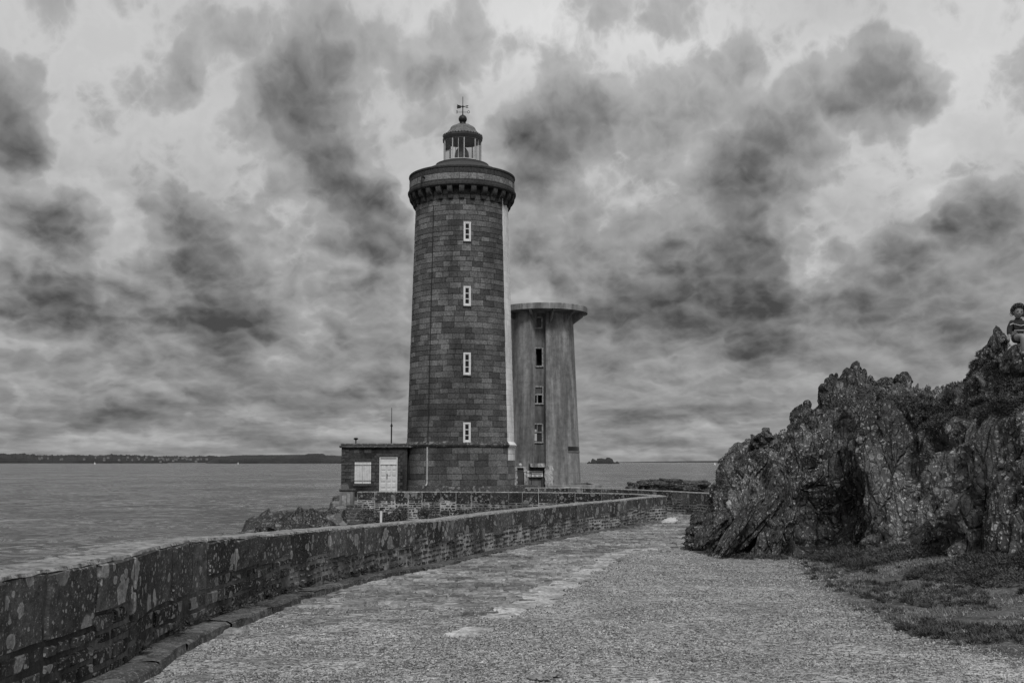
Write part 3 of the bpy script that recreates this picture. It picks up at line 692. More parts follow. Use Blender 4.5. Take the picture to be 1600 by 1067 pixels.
# corbels
nC = 28
gal = MB().lathe([(r_t-.1, z_ct-.02), (r_g-.10, z_ct-.02), (r_g-.02, z_ct+.05), (r_g, z_ct+.12), (r_g, z_ct+.20), (r_g-.06, z_ct+.27), (r_par+.03, z_ct+.29), (r_par+.03, z_ct+.40), (r_par-.0, z_ct+.42)], TX, TY, 112).build('gallery_cornice', M_granite_dark, lh, 30)
for k in range(nC):
    a = R(2.3)+2*math.pi*k/nC; L = r_g-.1-r_t; H = z_ct-z_cb; hw = .165; mb = MB(); hs = H*.36
    prof = [(r_t-.1, z_ct-.021), (r_g-.10, z_ct-.021)]
    for t in np.linspace(0, 90, 7): prof.append((r_t+.16+(L-.16)*math.cos(R(t))**.9 if t < 90 else r_t+.16, z_ct-.12-(H-hs-.12)*math.sin(R(t))))
    prof += [(r_t-.1, prof[-1][1])]
    def place(prof, hw, mb):
        vs = [];
        for sgn in (-1, 1):
            for r, z in prof: vs.append((TX+r*math.sin(a)+sgn*hw*math.cos(a), TY-r*math.cos(a)+sgn*hw*math.sin(a), z))
        n = len(prof); mb.add(vs, [tuple(range(n)), tuple(range(n, 2*n))[::-1]]+[(i, (i+1) % n, n+(i+1) % n, n+i) for i in range(n)])
    place(prof, hw, mb)
    place([(r_t-.1, z_cb+hs+.012), (r_t+.20, z_cb+hs+.012), (r_t+.20, z_cb+.12), (r_t+.15, z_cb), (r_t-.1, z_cb)], hw*.92, mb)
    mb.build('corbel', M_granite_dark if not (a > WA0 and a < WA1) else M_granite_dark, lh, 35)
# parapet: light band of stone, dark band above, rim
z_p1 = zf(269, r_par); z_p2 = zf(260.5, r_par); z_p3 = zf(257.3, r_par)
MB().lathe([(r_par-.03, z_ct+.38), (r_par-.03, z_p2)], TX, TY, 96).build('parapet_core', M_joint, lh, 40)
A = Stones(); A2 = Stones()
def band(T_, z0, z1, w_, o, off=0):
    mf = drum(lambda z: r_par-.02+0*z); k = 40
    for i in range(k):
        p = 2*math.pi*(i+off)/k; q = 2*math.pi*(i+1+off)/k; g = .005/r_par; c = .008/r_par
        us = np.concatenate([[p+g], np.linspace(p+g+c, q-g-c, 4), [q-g]]); vs = np.array([z0, z0+.01, z1-.01, z1])
        U, W = np.meshgrid(us, vs); O = np.full(U.shape, o+random.uniform(-.004, .004)); O[0] = O[-1] = -.02; O[:, 0] = O[:, -1] = -.02
        Xx, Yy, Zz = mf(U, W, O); T_.V.append(np.stack([Xx, Yy, Zz], -1).reshape(-1, 3)); T_.F.append(gridf(*U.shape)+T_.n); T_.n += U.size
band(A, z_ct+.40, z_p1, .6, .03); band(A2, z_p1+.01, z_p2, .6, .02, .4)
M_parlight = stone_mat('parapet_light_stone', .12, .18, .3, .3, 2.5, .1, .01, .9)
M_pardark = stone_mat('parapet_dark_stone', .035, .05, .3, 0, 3, .02, .01, .9)
A.build('parapet_lower_band', M_parlight, lh); A2.build('parapet_upper_band', M_pardark, lh)
MB().lathe([(r_par-.05, z_p2-.01), (r_par+.03, z_p2), (r_par+.05, z_p2+.05), (r_par+.04, z_p3), (r_par-.02, z_p3+.03), (r_par-.3, z_p3+.05), (r_par-.35, z_p3-.2)], TX, TY, 112).build('parapet_rim', M_granite_dark, lh, 30)
# service deck rising to the lantern
rl = rad(29.6, 230)
zl0 = P(721, 248, TY-rl)[2]; zl1 = P(721, 212.5, TY-rl)[2]
MB().lathe([(r_par-.3, z_p3-.3), (r_par-.32, z_p3+.08), (rl*1.55, zl0-.36), (rl*1.42, zl0-.30), (rl*1.40, zl0-.14), (rl*1.2, zl0-.10), (rl*1.04, zl0-.07), (rl*1.04, zl0+.02), (0.01, zl0+.02)], TX, TY, 64).build('lantern_deck', M_metal, lh, 30)
# lantern: ten-sided glazing
lt_ = bpy.data.objects.new('lantern', None); col.objects.link(lt_); lt_.parent = lh
LX = TX+.02
def dec(i): t = R(7.3)+2*math.pi*i/10; return LX+rl*math.sin(t), TY-rl*math.cos(t)
mb = MB()
for i in range(10):
    x, y = dec(i); mb.tube((x, y, zl0), (x, y, zl1), .038, n=6)
    x2, y2 = dec(i+1)
    mb.tube((x, y, zl0+.04), (x2, y2, zl0+.04), .045, n=6); mb.tube((x, y, zl1-.03), (x2, y2, zl1-.03), .045, n=6)
    if i in (7, 8): mb.tube((x, y, (zl0+zl1)/2-.1), (x2, y2, (zl0+zl1)/2-.1), .02, n=6)
    mx, my = (x+x2)/2, (y+y2)/2
    if i % 2: mb.tube((mx, my, zl0), (mx, my, zl1), .02, n=6)
M_astragal = plain('astragal_paint', .42, .5, .2)
mb.build('glazing_bars', M_astragal, lt_)
m_, n_, b_ = newmat('lantern_glass'); gl = n_.new('ShaderNodeBsdfGlossy'); gl.inputs['Roughness'].default_value = .02
tr = n_.new('ShaderNodeBsdfTransparent'); mxs = n_.new('ShaderNodeMixShader'); fr = n_.new('ShaderNodeFresnel'); fr.inputs[0].default_value = 1.5
tr.inputs[0].default_value = (.86, .86, .86, 1)
n_.l.new(fr.outputs[0], mxs.inputs[0]); n_.l.new(tr.outputs[0], mxs.inputs[1]); n_.l.new(gl.outputs[0], mxs.inputs[2]); n_.l.new(mxs.outputs[0], m_.node_tree.nodes['Material Output'].inputs[0])
M_lglass = m_
mb = MB()
for i in range(10):
    x, y = dec(i); x2, y2 = dec(i+1); k = .985
    f = lambda x, y: (LX+(x-LX)*k, TY+(y-TY)*k)
    (a, b), (c, d) = f(x, y), f(x2, y2); mb.add([(a, b, zl0), (c, d, zl0), (c, d, zl1), (a, b, zl1)], [(0, 1, 2, 3)])
mb.build('glass_panes', M_lglass, lt_)
re = rad(31.5, 214); z_e = zl1
ten = lambda prof: None
mb = MB()
prof = [(rl*.98, z_e-.04), (re, z_e-.04), (re+.03, z_e+.18), (re-.02, z_e+.34), (re-.10, z_e+.30)]
def poly10(prof, mb, nn=10, rot=7.3):
    vs = []
    for r, z in prof:
        for i in range(nn): t = R(rot)+2*math.pi*i/nn; vs.append((LX+r*math.sin(t), TY-r*math.cos(t), z))
    mb.add(vs, [(j*nn+i, j*nn+(i+1) % nn, (j+1)*nn+(i+1) % nn, (j+1)*nn+i) for j in range(len(prof)-1) for i in range(nn)])
poly10(prof, mb); mb.build('eave_gutter', M_dark, lt_)
for i in range(40):
    t = 2*math.pi*i/40; MB().tube((LX+(re-.02)*math.sin(t)*.985, TY-(re-.02)*math.cos(t)*.985, z_e+.30), (LX+(re-.02)*math.sin(t)*.985, TY-(re-.02)*math.cos(t)*.985, z_e+.38), .03, n=5).build('cresting_stud', M_metal, lt_)
z_rt = P(721, 195, TY)[2]; z_sk = P(721, 205.3, TY)[2]; rsk = rad(20.5, 205); rr = [(re-.06, z_e+.26), (rsk+.03, z_sk-.02), (rsk, z_sk+.03)]
for t in np.linspace(14, 82, 7): rr.append((rsk*math.cos(R(t)), z_sk+(z_rt-z_sk)*math.sin(R(t))))
mb = MB(); poly10(rr, mb); poly10([(re-.12, z_e+.03), (re*.6, z_e+.12), (.05, z_e+.16)], mb)
M_lead = plain('lead_roof', .13, .5, .3, 6); mb.build('domed_roof', M_lead, lt_)
mb = MB()
for i in range(10):
    for j in range(len(rr)-1):
        t = R(7.3)+2*math.pi*i/10; (r0, z0), (r1, z1) = rr[j], rr[j+1]
        mb.tube((LX+r0*math.sin(t), TY-r0*math.cos(t), z0), (LX+r1*math.sin(t), TY-r1*math.cos(t), z1), .022, n=5)
mb.build('roof_ribs', M_lead, lt_)
z_ball = P(721, 186.5, TY)[2]; rb = rad(6.6, 187)
bp = [(.22, z_rt-.08), (.25, z_rt), (.21, z_rt+.05), (.21, z_ball-rb*.85)]+[(rb*math.cos(R(t)), z_ball+rb*math.sin(R(t))) for t in range(-60, 91, 15)]
bp = [(max(r, .015), z) for r, z in bp]; MB().lathe(bp, LX, TY, 24).build('vent_ball', M_dark, lt_, 50)
# lens and its stand
MB().lathe([(.42, zl0+.02), (.44, zl0+.25), (.50, zl0+.5), (.46, zl0+.8), (.30, zl0+1.05), (.16, zl0+1.22), (.14, zl0+1.4), (.02, zl0+1.45)], LX-.05, TY, 24).build('lens', plain('lens_glass', .14, .12, .4, 12), lt_, 60)
# weather vane
vn = bpy.data.objects.new('weather_vane', None); col.objects.link(vn); vn.parent = lh
zt = lambda py: P(721, py, TY)[2]
MB().tube((LX, TY, z_ball+rb-.05), (LX, TY, zt(168)), .035, n=6).tube((LX, TY, zt(168)), (LX, TY, zt(151.5)), .022, n=6).tube((LX, TY, zt(181)), (LX, TY, zt(178.5)), .09, .03, n=8).build('mast', M_dark, vn)
def curve_text(txt, size, loc, rot, mat, parent, name, ext=.008, align='CENTER'):
    cu = bpy.data.curves.new(name, 'FONT'); cu.body = txt; cu.size = size; cu.extrude = ext; cu.align_x = align; cu.align_y = 'CENTER'
    o = bpy.data.objects.new(name, cu); col.objects.link(o); bpy.context.view_layer.update()
    me = bpy.data.meshes.new_from_object(o.evaluated_get(bpy.context.evaluated_depsgraph_get())); bpy.data.objects.remove(o)
    q = link(name, me, None, parent); me.materials.clear(); me.materials.append(mat); q.location = loc; q.rotation_euler = rot; return q
zc = zt(175.6); wd = rad(7.2, 176)
MB().tube((LX-wd, TY, zc), (LX+wd, TY, zc), .016, n=5).tube((LX, TY-wd, zc), (LX, TY+wd, zc), .016, n=5).build('cardinal_arms', M_dark, vn)
curve_text('E', .26, (LX-wd-.08, TY, zc), (R(90), 0, R(180)), M_dark, vn, 'cardinal_letter', .02)
curve_text('O', .26, (LX+wd+.08, TY, zc), (R(90), 0, 0), M_dark, vn, 'cardinal_letter', .02)
za = zt(167); arr = MB()
for dy, dz in ((.10, .10), (-.10, -.10)):
    arr.tube((LX-.30, TY+dy, za+dz), (LX+.30, TY-dy*.6, za+(-dz if dz < 0 else -dz)*.8), .018, n=5)
    arr.add([(LX-.40, TY+dy*1.2-.01, za+dz+.09), (LX-.12, TY+dy*.5-.01, za+dz*.6+.02), (LX-.12, TY+dy*.5-.01, za+dz*.6-.05), (LX-.38, TY+dy*1.2-.01, za+dz-.09),
             (LX-.40, TY+dy*1.2+.02, za+dz+.09), (LX-.12, TY+dy*.5+.02, za+dz*.6+.02), (LX-.12, TY+dy*.5+.02, za+dz*.6-.05), (LX-.38, TY+dy*1.2+.02, za+dz-.09)], [(0, 1, 2, 3), (7, 6, 5, 4), (0, 4, 5, 1), (1, 5, 6, 2), (2, 6, 7, 3), (3, 7, 4, 0)])
    arr.tube((LX+.26, TY-dy*.6, za-dz*.8*.85), (LX+.40, TY-dy*.8, za-dz*.9), .05, .004, n=6)
arr.tube((LX, TY, za-.06), (LX, TY, za+.06), .06, n=8); arr.build('wind_arrow', M_dark, vn)
# windows
def face_frame(a, z):     # local frame on the drum at angle a: x tangent, y outward, z up
    r = rsh(z)
    def Mx(v): return (TX+(r+v[1])*math.sin(a)+v[0]*math.cos(a), TY-(r+v[1])*math.cos(a)+v[0]*math.sin(a), z+v[2]+0.0)
    return Mx
wa = R(8.9)
for py0, py1 in ((346, 376.5), (447, 478), (551, 586), (660, 691.3)):
    z0, z1 = zf(py1, 3.3), zf(py0, 3.3); zc_ = (z0+z1)/2; h = (z1-z0)/2; Mx = face_frame(wa, zc_); hw = .235
    t = (r_t-r_b)/(z_cb-z_c1)
    M2 = lambda v, Mx=Mx, t=t: Mx((v[0], v[1]+t*v[2], v[2]))
    mb = MB(); q = dict(c=.008)
    for b_ in ((-hw, -hw+.085, -h, h), (hw-.085, hw, -h, h)): mb.xbox(M2, b_[0], b_[1], -.05, .07, b_[2], b_[3], **q)
    mb.xbox(M2, -hw+.086, hw-.086, -.05, .067, h-.09, h, **q); mb.xbox(M2, -hw+.086, hw-.086, -.05, .067, -h, -h+.09, **q)
    f = mb.build('window', M_frame, lh)
    mb = MB()
    iw, ih = hw-.088, h-.092
    mb.xbox(M2, -iw, -iw+.035, -.05, .045, -ih, ih).xbox(M2, iw-.035, iw, -.05, .045, -ih, ih).xbox(M2, -iw, iw, -.05, .043, ih-.035, ih).xbox(M2, -iw, iw, -.05, .043, -ih, -ih+.07)
    for k in (1, 2): mb.xbox(M2, -iw, iw, -.05, .041, -ih+2*ih*k/3-.02, -ih+2*ih*k/3+.025)
    mb.build('sash', M_frame, f)
    MB().xbox(M2, -iw, iw, -.05, .033, -ih, ih).build('pane', M_glassdark, f)
    MB().xbox(M2, -hw-.03, hw+.03, -.05, .09, -h-.07, -h-.002, c=.01).build('sill', M_trim, f)
# lightning cable, downpipe, conduit bracket on the gallery
ac = R(-33.2); mb = MB(); zz = np.linspace(zf(699, 3.7), zf(318, 3.2), 14)
for i in range(13):
    f_ = lambda z: (TX+(rsh(z)+.04)*math.sin(ac), TY-(rsh(z)+.04)*math.cos(ac), z)
    mb.tube(f_(zz[i]), f_(zz[i+1]), .028, n=6)
mb.build('lightning_cable', M_dark, lh)
mb = MB(); f_ = lambda z, o=.05: (TX+(r_pl+o)*math.sin(ac), TY-(r_pl+o)*math.cos(ac), z)
mb.tube(f_(z_corn), f_(z_base+.1), .05, n=8).tube(f_(z_base+.1), f_(z_base-.05, .17), .05, n=8)
for k in range(4): z = z_corn-.2-k*.6; mb.tube(f_(z), f_(z-.04), .065, n=8)
mb.build('downpipe', M_pipe, lh)
ag = R(-41); mb = MB(); g_ = lambda r, z: (TX+r*math.sin(ag), TY-r*math.cos(ag), z)
mb.tube(g_(r_par, z_p1-.15), g_(r_par+.25, z_p1-.12), .07, n=8).tube(g_(r_par+.25, z_p1-.12), g_(r_par+.28, z_p1-.5), .06, n=8); mb.build('drain_spout', M_dark, lh)
# ================================================================ annex (keeper's store)
AY = 70.2
an = thing('annex_building', 'small flat roofed stone annex with white shutters, joined to the left of the lighthouse', 'building')
def ax(px): return P(px, 735, AY)[0]
def azp(py): return P(590, py, AY)[2]
xa, xb = ax(533.2), ax(636); za0 = ZG-.3; za1 = azp(699.5)
M_annexcore = stone_mat('rough_render', .030, .036, .7, 0, 3, .06, .02, .7, big=.9)
door = (ax(592.8), ax(621), azp(772), azp(714)); win = (ax(554.2), ax(580), azp(755.5), azp(722))
fr0 = .0
mb = MB()
xs_ = [xa, win[0]+.03, win[1]-.03, door[0], door[1], xb]
mb.box(xs_[0], xs_[1], AY, AY+4.2, za0, za1); mb.box(xs_[1], xs_[2], AY, AY+4.2, za0, win[2]+.03); mb.box(xs_[1], xs_[2], AY, AY+4.2, win[3]-.03, za1)
mb.box(xs_[2], xs_[3], AY, AY+4.2, za0, za1); mb.box(xs_[3], xs_[4], AY, AY+4.2, door[3], za1); mb.box(xs_[3], xs_[4], AY+.3, AY+4.2, za0, door[3]); mb.box(xs_[4], xs_[5], AY, AY+3, za0, za1)
mb.build('wall', M_annexcore, an)
MB().box(xs_[1], xs_[2], AY+.2, AY+.3, win[2]+.03, win[3]-.03).build('window_recess', M_dark, an)
# quoins and dressed blocks (thin proud stones)
Q = Stones(); mfa = lambda U, W, O: (U, AY-O, W)
z = za0+.3; k = 0
while z < za1-.1:
    l = .48 if k % 2 else .26; Q.stone(xa-.012, xa+l, z, z+.21, mfa, .008, .012, .03, 1, 1, .006)
    l2 = .34 if k % 2 else .2
    if z < door[3]: Q.stone(door[0]-l2, door[0]-.02, z, z+.21, mfa, .006, .01, .022, 1, 1, .004); Q.stone(door[1]+.02, door[1]+l2, z, z+.21, mfa, .006, .01, .022, 1, 1, .004)
    if win[2] < z < win[3]: Q.stone(win[0]-l2-.05, win[0]-.0, z, z+.21, mfa, .006, .01, .018, 1, 1, .004); Q.stone(win[1]+.0, win[1]+l2+.05, z, z+.21, mfa, .006, .01, .018, 1, 1, .004)
    z += .215; k += 1
Q.stone(door[0]-.22, door[1]+.2, door[3]+.02, door[3]+.24, mfa, .006, .012, .05, 1, 1, .004)
Q.stone(win[0]-.3, win[1]+.3, win[3]+.02, win[3]+.22, mfa, .006, .01, .02, 1, 1, .004)
Q.stone(win[0]-.1, win[1]+.1, win[2]-.16, win[2]-.02, mfa, .006, .01, .06, 1, 1, .004)
for zz_ in np.arange(za0+.3, za1-.3, .3):
    u = xa+.6+random.uniform(0, .3)
    while u < xb-.5:
        w_ = random.uniform(.3, .6)
        if random.random() < .3 and not (u+w_ > win[0]-.4 and u < win[1]+.4 and win[2]-.2 < zz_ < win[3]+.1) and not (u+w_ > door[0]-.4 and u < door[1]+.4): Q.stone(u, u+w_, zz_, zz_+.28, mfa, .01, .012, .008, 1, 1, .006)
        u += w_
Q.build('dressed_stones', stone_mat('dressed_granite', .042, .075, .5, 0, 3, .05, .012, .9), an)
zr0, zr1 = azp(699.5), azp(692)
MB().box(xa-.13, xb+.3, AY-.16, AY+4.5, zr0, zr0+.16, .03).box(xa-.06, xb+.3, AY-.10, AY+4.4, zr0+.161, zr1-.02, .04).build('roof_cornice', M_trim, an)
def louvre(x0, x1, mb, y):
    n_ = 5; w_ = (x1-x0)/n_
    for i in range(n_): mb.box(x0+i*w_+.004, x0+(i+1)*w_-.004, y-.03, y, win[2], win[3], .006)
M_shutter = plain('shutter_paint', .62, .6, .12, 4)
midx = (win[0]+win[1])/2
for x0, x1 in ((win[0], midx-.006), (midx+.006, win[1])):
    mb = MB(); louvre(x0, x1, mb, AY-.03); sh_ = mb.build('shutter', M_shutter, an)
    for zz_ in (win[2]+.19, win[3]-.19): MB().box(x0-.05 if x0 == win[0] else x0+.02, x1-.02 if x0 == win[0] else x1+.05, AY-.075, AY-.061, zz_-.018, zz_+.018).build('strap_hinge', M_dark, sh_)
d0, d1, dz0, dz1 = door; M_door = plain('door_paint', .60, .55, .08, 3); ztr = azp(725)
df = MB().box(d0, d0+.06, AY-.02, AY+.2, dz0, dz1).box(d1-.06, d1, AY-.02, AY+.2, dz0, dz1).box(d0+.06, d1-.06, AY-.018, AY+.2, dz1-.05, dz1).box(d0+.06, d1-.06, AY-.016, AY+.2, ztr-.03, ztr+.03).build('door_frame', M_door, an)
MB().box(d0+.06, d1-.06, AY+.05, AY+.08, ztr+.03, dz1-.05).build('transom_panel', M_door, df)
xm = d0+.06+(d1-d0-.12)*.38
for x0, x1, nc in ((d0+.06, xm-.005, 1), (xm+.005, d1-.06, 2)):
    lf = MB().box(x0, x1, AY+.05, AY+.09, dz0, ztr-.03).build('door_leaf', M_door, an); mb = MB()
    wq = (x1-x0)/nc; rows_ = 5; hq = (ztr-.03-dz0)/rows_
    for i in range(nc):
        for j in range(rows_):
            mb.box(x0+i*wq+.05, x0+(i+1)*wq-.05, AY+.02, AY+.06, dz0+j*hq+.05, dz0+(j+1)*hq-.05, .02)
    mb.build('raised_panel', M_door, lf)
MB().box(xm+.02, xm+.06, AY-.01, AY+.05, dz0+1.0, dz0+1.3, .008).build('door_handle', M_dark, an)
# mast and lamp on the annex roof
po = thing('antenna_mast', 'thin dark mast standing on the annex roof beside the lighthouse', 'mast')
xm_ = P(611.5, 690, 71.)[0]; MB().tube((xm_, 71, zr1-.05), (xm_, 71, P(611.5, 662, 71)[2]), .045, n=8).tube((xm_, 71, P(611.5, 662, 71)[2]), (xm_, 71, P(611.5, 637, 71)[2]), .02, n=6).build('mast_pole', M_dark, po)
MB().tube((xm_, 71, P(611, 666, 71)[2]), (xm_, 71, P(611, 664, 71)[2]), .08, n=8).build('mast_collar', M_dark, po)
rv = thing('roof_lamp', 'short dark lamp with a rounded head on the left end of the annex roof', 'lamp')
xl_ = P(556, 690, 70.4)[0]; MB().tube((xl_, 70.4, zr1-.05), (xl_, 70.4, P(556, 687, 70.4)[2]), .04, n=8).build('stem', M_dark, rv)
MB().lathe([(.05, P(556, 687.5, 70.4)[2]), (.14, P(556, 686, 70.4)[2]), (.16, P(556, 685, 70.4)[2]), (.10, P(556, 683.8, 70.4)[2]), (.01, P(556, 683.5, 70.4)[2])], xl_, 70.4, 14).build('lamp_head', M_dark, rv, 50)
# ================================================================ radar tower behind
def concrete(name, v, stain=.5):
    m, n, b = newmat(name); c = objco(n)
    a = n.noise(n.scale(c, (1.3, 1.3, .16)), 1, 8, .66); d = n.noise(n.scale(c, (3.1, 3.1, .9)), 1, 7, .7); e = n.noise(c, 3, 7, .65)
    q = n.m('MULTIPLY', v, n.map(a, .34, .66, 1-stain, 1.22)); q = n.m('MULTIPLY', q, n.map(d, .3, .7, .86, 1.12)); q = n.m('MULTIPLY', q, n.map(e, .3, .7, .8, 1.2))
    sp = n.map(n.vor(n.scale(c, (1, 1, .6)), 2.6), .05, .075, .45, 1.)
    q = n.m('MULTIPLY', q, sp)
    fm = n.m('ABSOLUTE', n.m('SUBTRACT', n.m('FRACT', n.m('MULTIPLY', n.new_z(c), .62)), .5)); q = n.m('MULTIPLY', q, n.map(fm, 0.0, .02, .86, 1.))
    st2 = n.noise(n.scale(c, (5, 5, .12)), 1, 3, .5); q = n.m('ADD', q, n.m('MULTIPLY', n.map(st2, .66, .74), .09))
    setc(n, b, q, .9, n.bump(n.m('ADD', e, n.m('MULTIPLY', fm, .3)), .02)); return m
def _nz(s, c):
    q = s.new('ShaderNodeSeparateXYZ'); s.l.new(c, q.inputs[0]); return q.outputs[2]
NT.new_z = _nz
M_conc = concrete('weathered_concrete', .25, .50); M_concd = concrete('stained_concrete', .15, .65); M_concl = plain('pale_plaster', .26, .9, .45, 5)
RY = 80.; rt = thing('radar_tower', 'round weathered concrete control tower with an overhanging flat cap, behind the lighthouse', 'tower')
def rx(px, py=640): return P(px, py, RY)[0]
def rz(py, dy=2.): return P(850, py, RY-dy)[2]
cx = rx(854.5); ztop = rz(483, 2.6); zb_ = ZG-.3
def scl(px, py): q = P(850, py, RY); return px/F*(RY*CT+(q[2]-EYE)*ST)
r0 = scl(53.3, 755); r1 = scl(41.0, 500)
# right-hand drum with a straight batter, its left side flattened by the stair slot
def drum_arc(a0, a1, n, ro, zlo, zhi, name, mat, th=.95, parent=rt):
    prof_lo = lambda z: r0+(r1-r0)*(z-zb_)/(ztop-zb_)
    vs = []
    zs_ = np.linspace(zlo, zhi, 12)
    mb = MB(); m = n+1
    for k in (0, 1):
        for z in zs_:
            for i in range(m):
                t = a0+(a1-a0)*i/n; r = prof_lo(z)+ro-(th if k else 0); vs.append((cx+r*math.sin(t), RY-r*math.cos(t), z))
    nz_ = len(zs_); fs = []
    for k in (0, 1):
        for j in range(nz_-1):
            for i in range(n): q = k*nz_*m; fs.append((q+j*m+i, q+j*m+i+1, q+(j+1)*m+i+1, q+(j+1)*m+i))
    for j in range(nz_-1):
        for i in (0, n): fs.append((j*m+i, (j+1)*m+i, nz_*m+(j+1)*m+i, nz_*m+j*m+i))
    for j in (0, nz_-1):
        for i in range(n): fs.append((j*m+i, j*m+i+1, nz_*m+j*m+i+1, nz_*m+j*m+i))
    return mb.add(vs, fs).build(name, mat, parent, 40)
drum_arc(R(-4), R(262), 70, 0, zb_, ztop, 'curved_wall', M_conc)
drum_arc(R(-98), R(-27), 24, .72, zb_, ztop, 'left_curved_wall', M_conc)
# flat stair bay with windows, set back between the two curves
xw0, xw1 = rx(827.), rx(851.5); yw = RY-r1*.93+.14
wins = [(831.5, 846.5, 492.5, 509.5), (830.5, 847.5, 541, 570), (830, 847.5, 602, 629), (830, 847, 661, 690)]
zs_edges = [zb_]; rects = []
for a, b_, t, u in wins: rects.append((rx(a), rx(b_), rz(u, 2.6), rz(t, 2.6)))
mb = MB(); zc0 = zb_
for x0, x1, z0, z1 in sorted(rects, key=lambda q: q[2]):
    mb.box(xw0, xw1, yw, yw+.4, zc0, z0); mb.box(xw0, x0, yw, yw+.4, z0, z1); mb.box(x1, xw1, yw, yw+.4, z0, z1); zc0 = z1
mb.box(xw0, xw1, yw, yw+.4, zc0, ztop); mb.build('stair_bay', M_concd, rt)
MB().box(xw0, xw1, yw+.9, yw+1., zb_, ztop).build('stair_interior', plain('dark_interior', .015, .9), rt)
M_oldframe = plain('peeling_frame', .26, .8, .5, 9)
for k, (x0, x1, z0, z1) in enumerate(rects):
    mb = MB(); t = .07
    mb.box(x0-.03, x0+t, yw-.035, yw+.1, z0, z1).box(x1-t, x1+.03, yw-.035, yw+.1, z0, z1).box(x0+t, x1-t, yw-.033, yw+.1, z1-t, z1+.02).box(x0-.05, x1+.05, yw-.09, yw+.1, z0-.09, z0+.02, .01)
    f = mb.build('window', M_oldframe, rt)
    if k == 0: MB().box(x0+.32, x1-t, yw+.10, yw+.12, z0+.02, z1-t).build('pane', plain('dull_glass', .05, .4), f)
    if k == 1: MB().box(x0+t+.02, x0+.36, yw+.10, yw+.14, z0+.02, z0+.85).build('hanging_shutter', plain('old_board', .05, .8), f)
    if k == 2:
        zm = z0+(z1-z0)*.52; MB().box(x0+t, x1-t, yw-.03, yw+.1, zm-.05, zm+.05).box((x0+x1)/2-.04, (x0+x1)/2+.04, yw, yw+.1, z0+.02, zm-.05).build('mullion', M_oldframe, f)
        MB().box(x0+t+.04, x1-t-.04, yw+.05, yw+.07, zm+.05, z1-t).build('pane', plain('dusty_glass', .09, .3), f)
    if k == 3:
        zm = z0+(z1-z0)*.53; MB().box(x0+t, x1-t, yw-.03, yw+.1, zm-.04, zm+.04).box((x0+x1)/2-.02, (x0+x1)/2+.02, yw, yw+.1, zm+.04, z1-t).build('mullion', M_oldframe, f)
        MB().box(x0+t, x1-t, yw+.05, yw+.06, z0+.02, z1-t).build('pane', plain('dusty_glass_low', .035, .2), f)
        nt = MB().box(x0+t+.02, x0+t+.30, yw+.02, yw+.03, z0+.08, zm-.07).box(x0+t+.02, x0+t+.28, yw+.02, yw+.03, zm+.06, zm+.2).build('notice', plain('notice_paper', .5, .8), f)
# cap: overhanging disc with brackets
cxc = rx(850); rc = scl(68.5, 485); zc0 = rz(485.5, 4.5)-.0
zcap1 = P(850, 472.3, RY-rc)[2]; zcap0 = P(850, 481.5, RY-rc)[2]
zin = zcap0+.26
MB().lathe([(.02, zcap1), (rc-.02, zcap1), (rc, zcap1-.03), (rc, zcap0), (rc-.06, zcap0), (r1*.9, zin-.42), (.02, zin-.44)], cxc, RY, 80).build('cap', M_conc, rt, 30)
for t in (-62, -20, 12, 43, 78, 110): 
    a = R(t); u = (math.sin(a), -math.cos(a)); nrm = (math.cos(a), math.sin(a)); hw = .07
    def q(r, z, s_): return (cxc+r*u[0]+s_*hw*nrm[0], RY+r*u[1]+s_*hw*nrm[1], z)
    pr = [(r1-.25, zcap0-1.15), (r1*.9, zcap0-.05), (rc-.12, zcap0-.015), (rc-.12, zcap0-.10)]
    MB().add([q(r, z, s_) for s_ in (-1, 1) for r, z in pr], [(0, 1, 2, 3), (7, 6, 5, 4), (0, 3, 7, 4), (0, 4, 5, 1), (1, 5, 6, 2), (2, 6, 7, 3)]).build('cap_bracket', M_conc, rt)
# slot window near the foot
drum_arc(R(38), R(84), 16, .010, rz(704.5, 1.5), rz(697.5, 1.5), 'slot_window', plain('slot_dark', .02, .3), .02)
mb = MB(); drum_arc(R(37.5), R(84), 16, .05, rz(706, 1.5), rz(704.6, 1.5), 'slot_sill', M_conc, .1)
# waste pipes on the bay edge
MB().tube((xw1+.02, yw-.12, rz(612, 2.6)), (xw1+.03, yw-.12, rz(645, 2.6)), .05, n=8).build('drain_pipe', M_pipe, rt)
# entrance group at the foot: torn plaster jambs, hood, door leaf
EY = RY-r0-.6
def ex(px): return P(px, 745, EY)[0]
def ez(py): return P(840, py, EY)[2]
def rough_slab(name, x0, x1, z0, z1, y0, y1, mat, parent, amp=.05, seed=1):
    nx_, nz_ = 14, 22; us = np.linspace(0, 1, nx_); vs = np.linspace(0, 1, nz_); U, W = np.meshgrid(us, vs)
    q = np.stack([U.ravel()*3, W.ravel()*5, np.full(U.size, seed*3.1)], 1); n1 = vnoise(q, seed).reshape(U.shape); n2 = vnoise(q*2.3, seed+5).reshape(U.shape)
    X = x0+(x1-x0)*U+np.where((U == 0) | (U == 1), n2*amp, 0); Z = z0+(z1-z0)*W+np.where(W == 1, n1*amp, 0)
    front = np.stack([X, np.full_like(X, y0)+n2*.02, Z], -1); back = np.stack([X, np.full_like(X, y1), Z], -1)
    Vv = np.concatenate([front.reshape(-1, 3), back.reshape(-1, 3)]); f = gridf(nz_, nx_); k = nz_*nx_; idx = np.arange(k).reshape(nz_, nx_)
    rim = np.concatenate([idx[0, :], idx[1:, -1], idx[-1, -2::-1], idx[-2:0:-1, 0]]); r2 = np.roll(rim, -1)
    return np_mesh(name, Vv, np.concatenate([f, f[:, ::-1]+k, np.stack([rim, rim+k, r2+k, r2], 1)]), mat, parent)
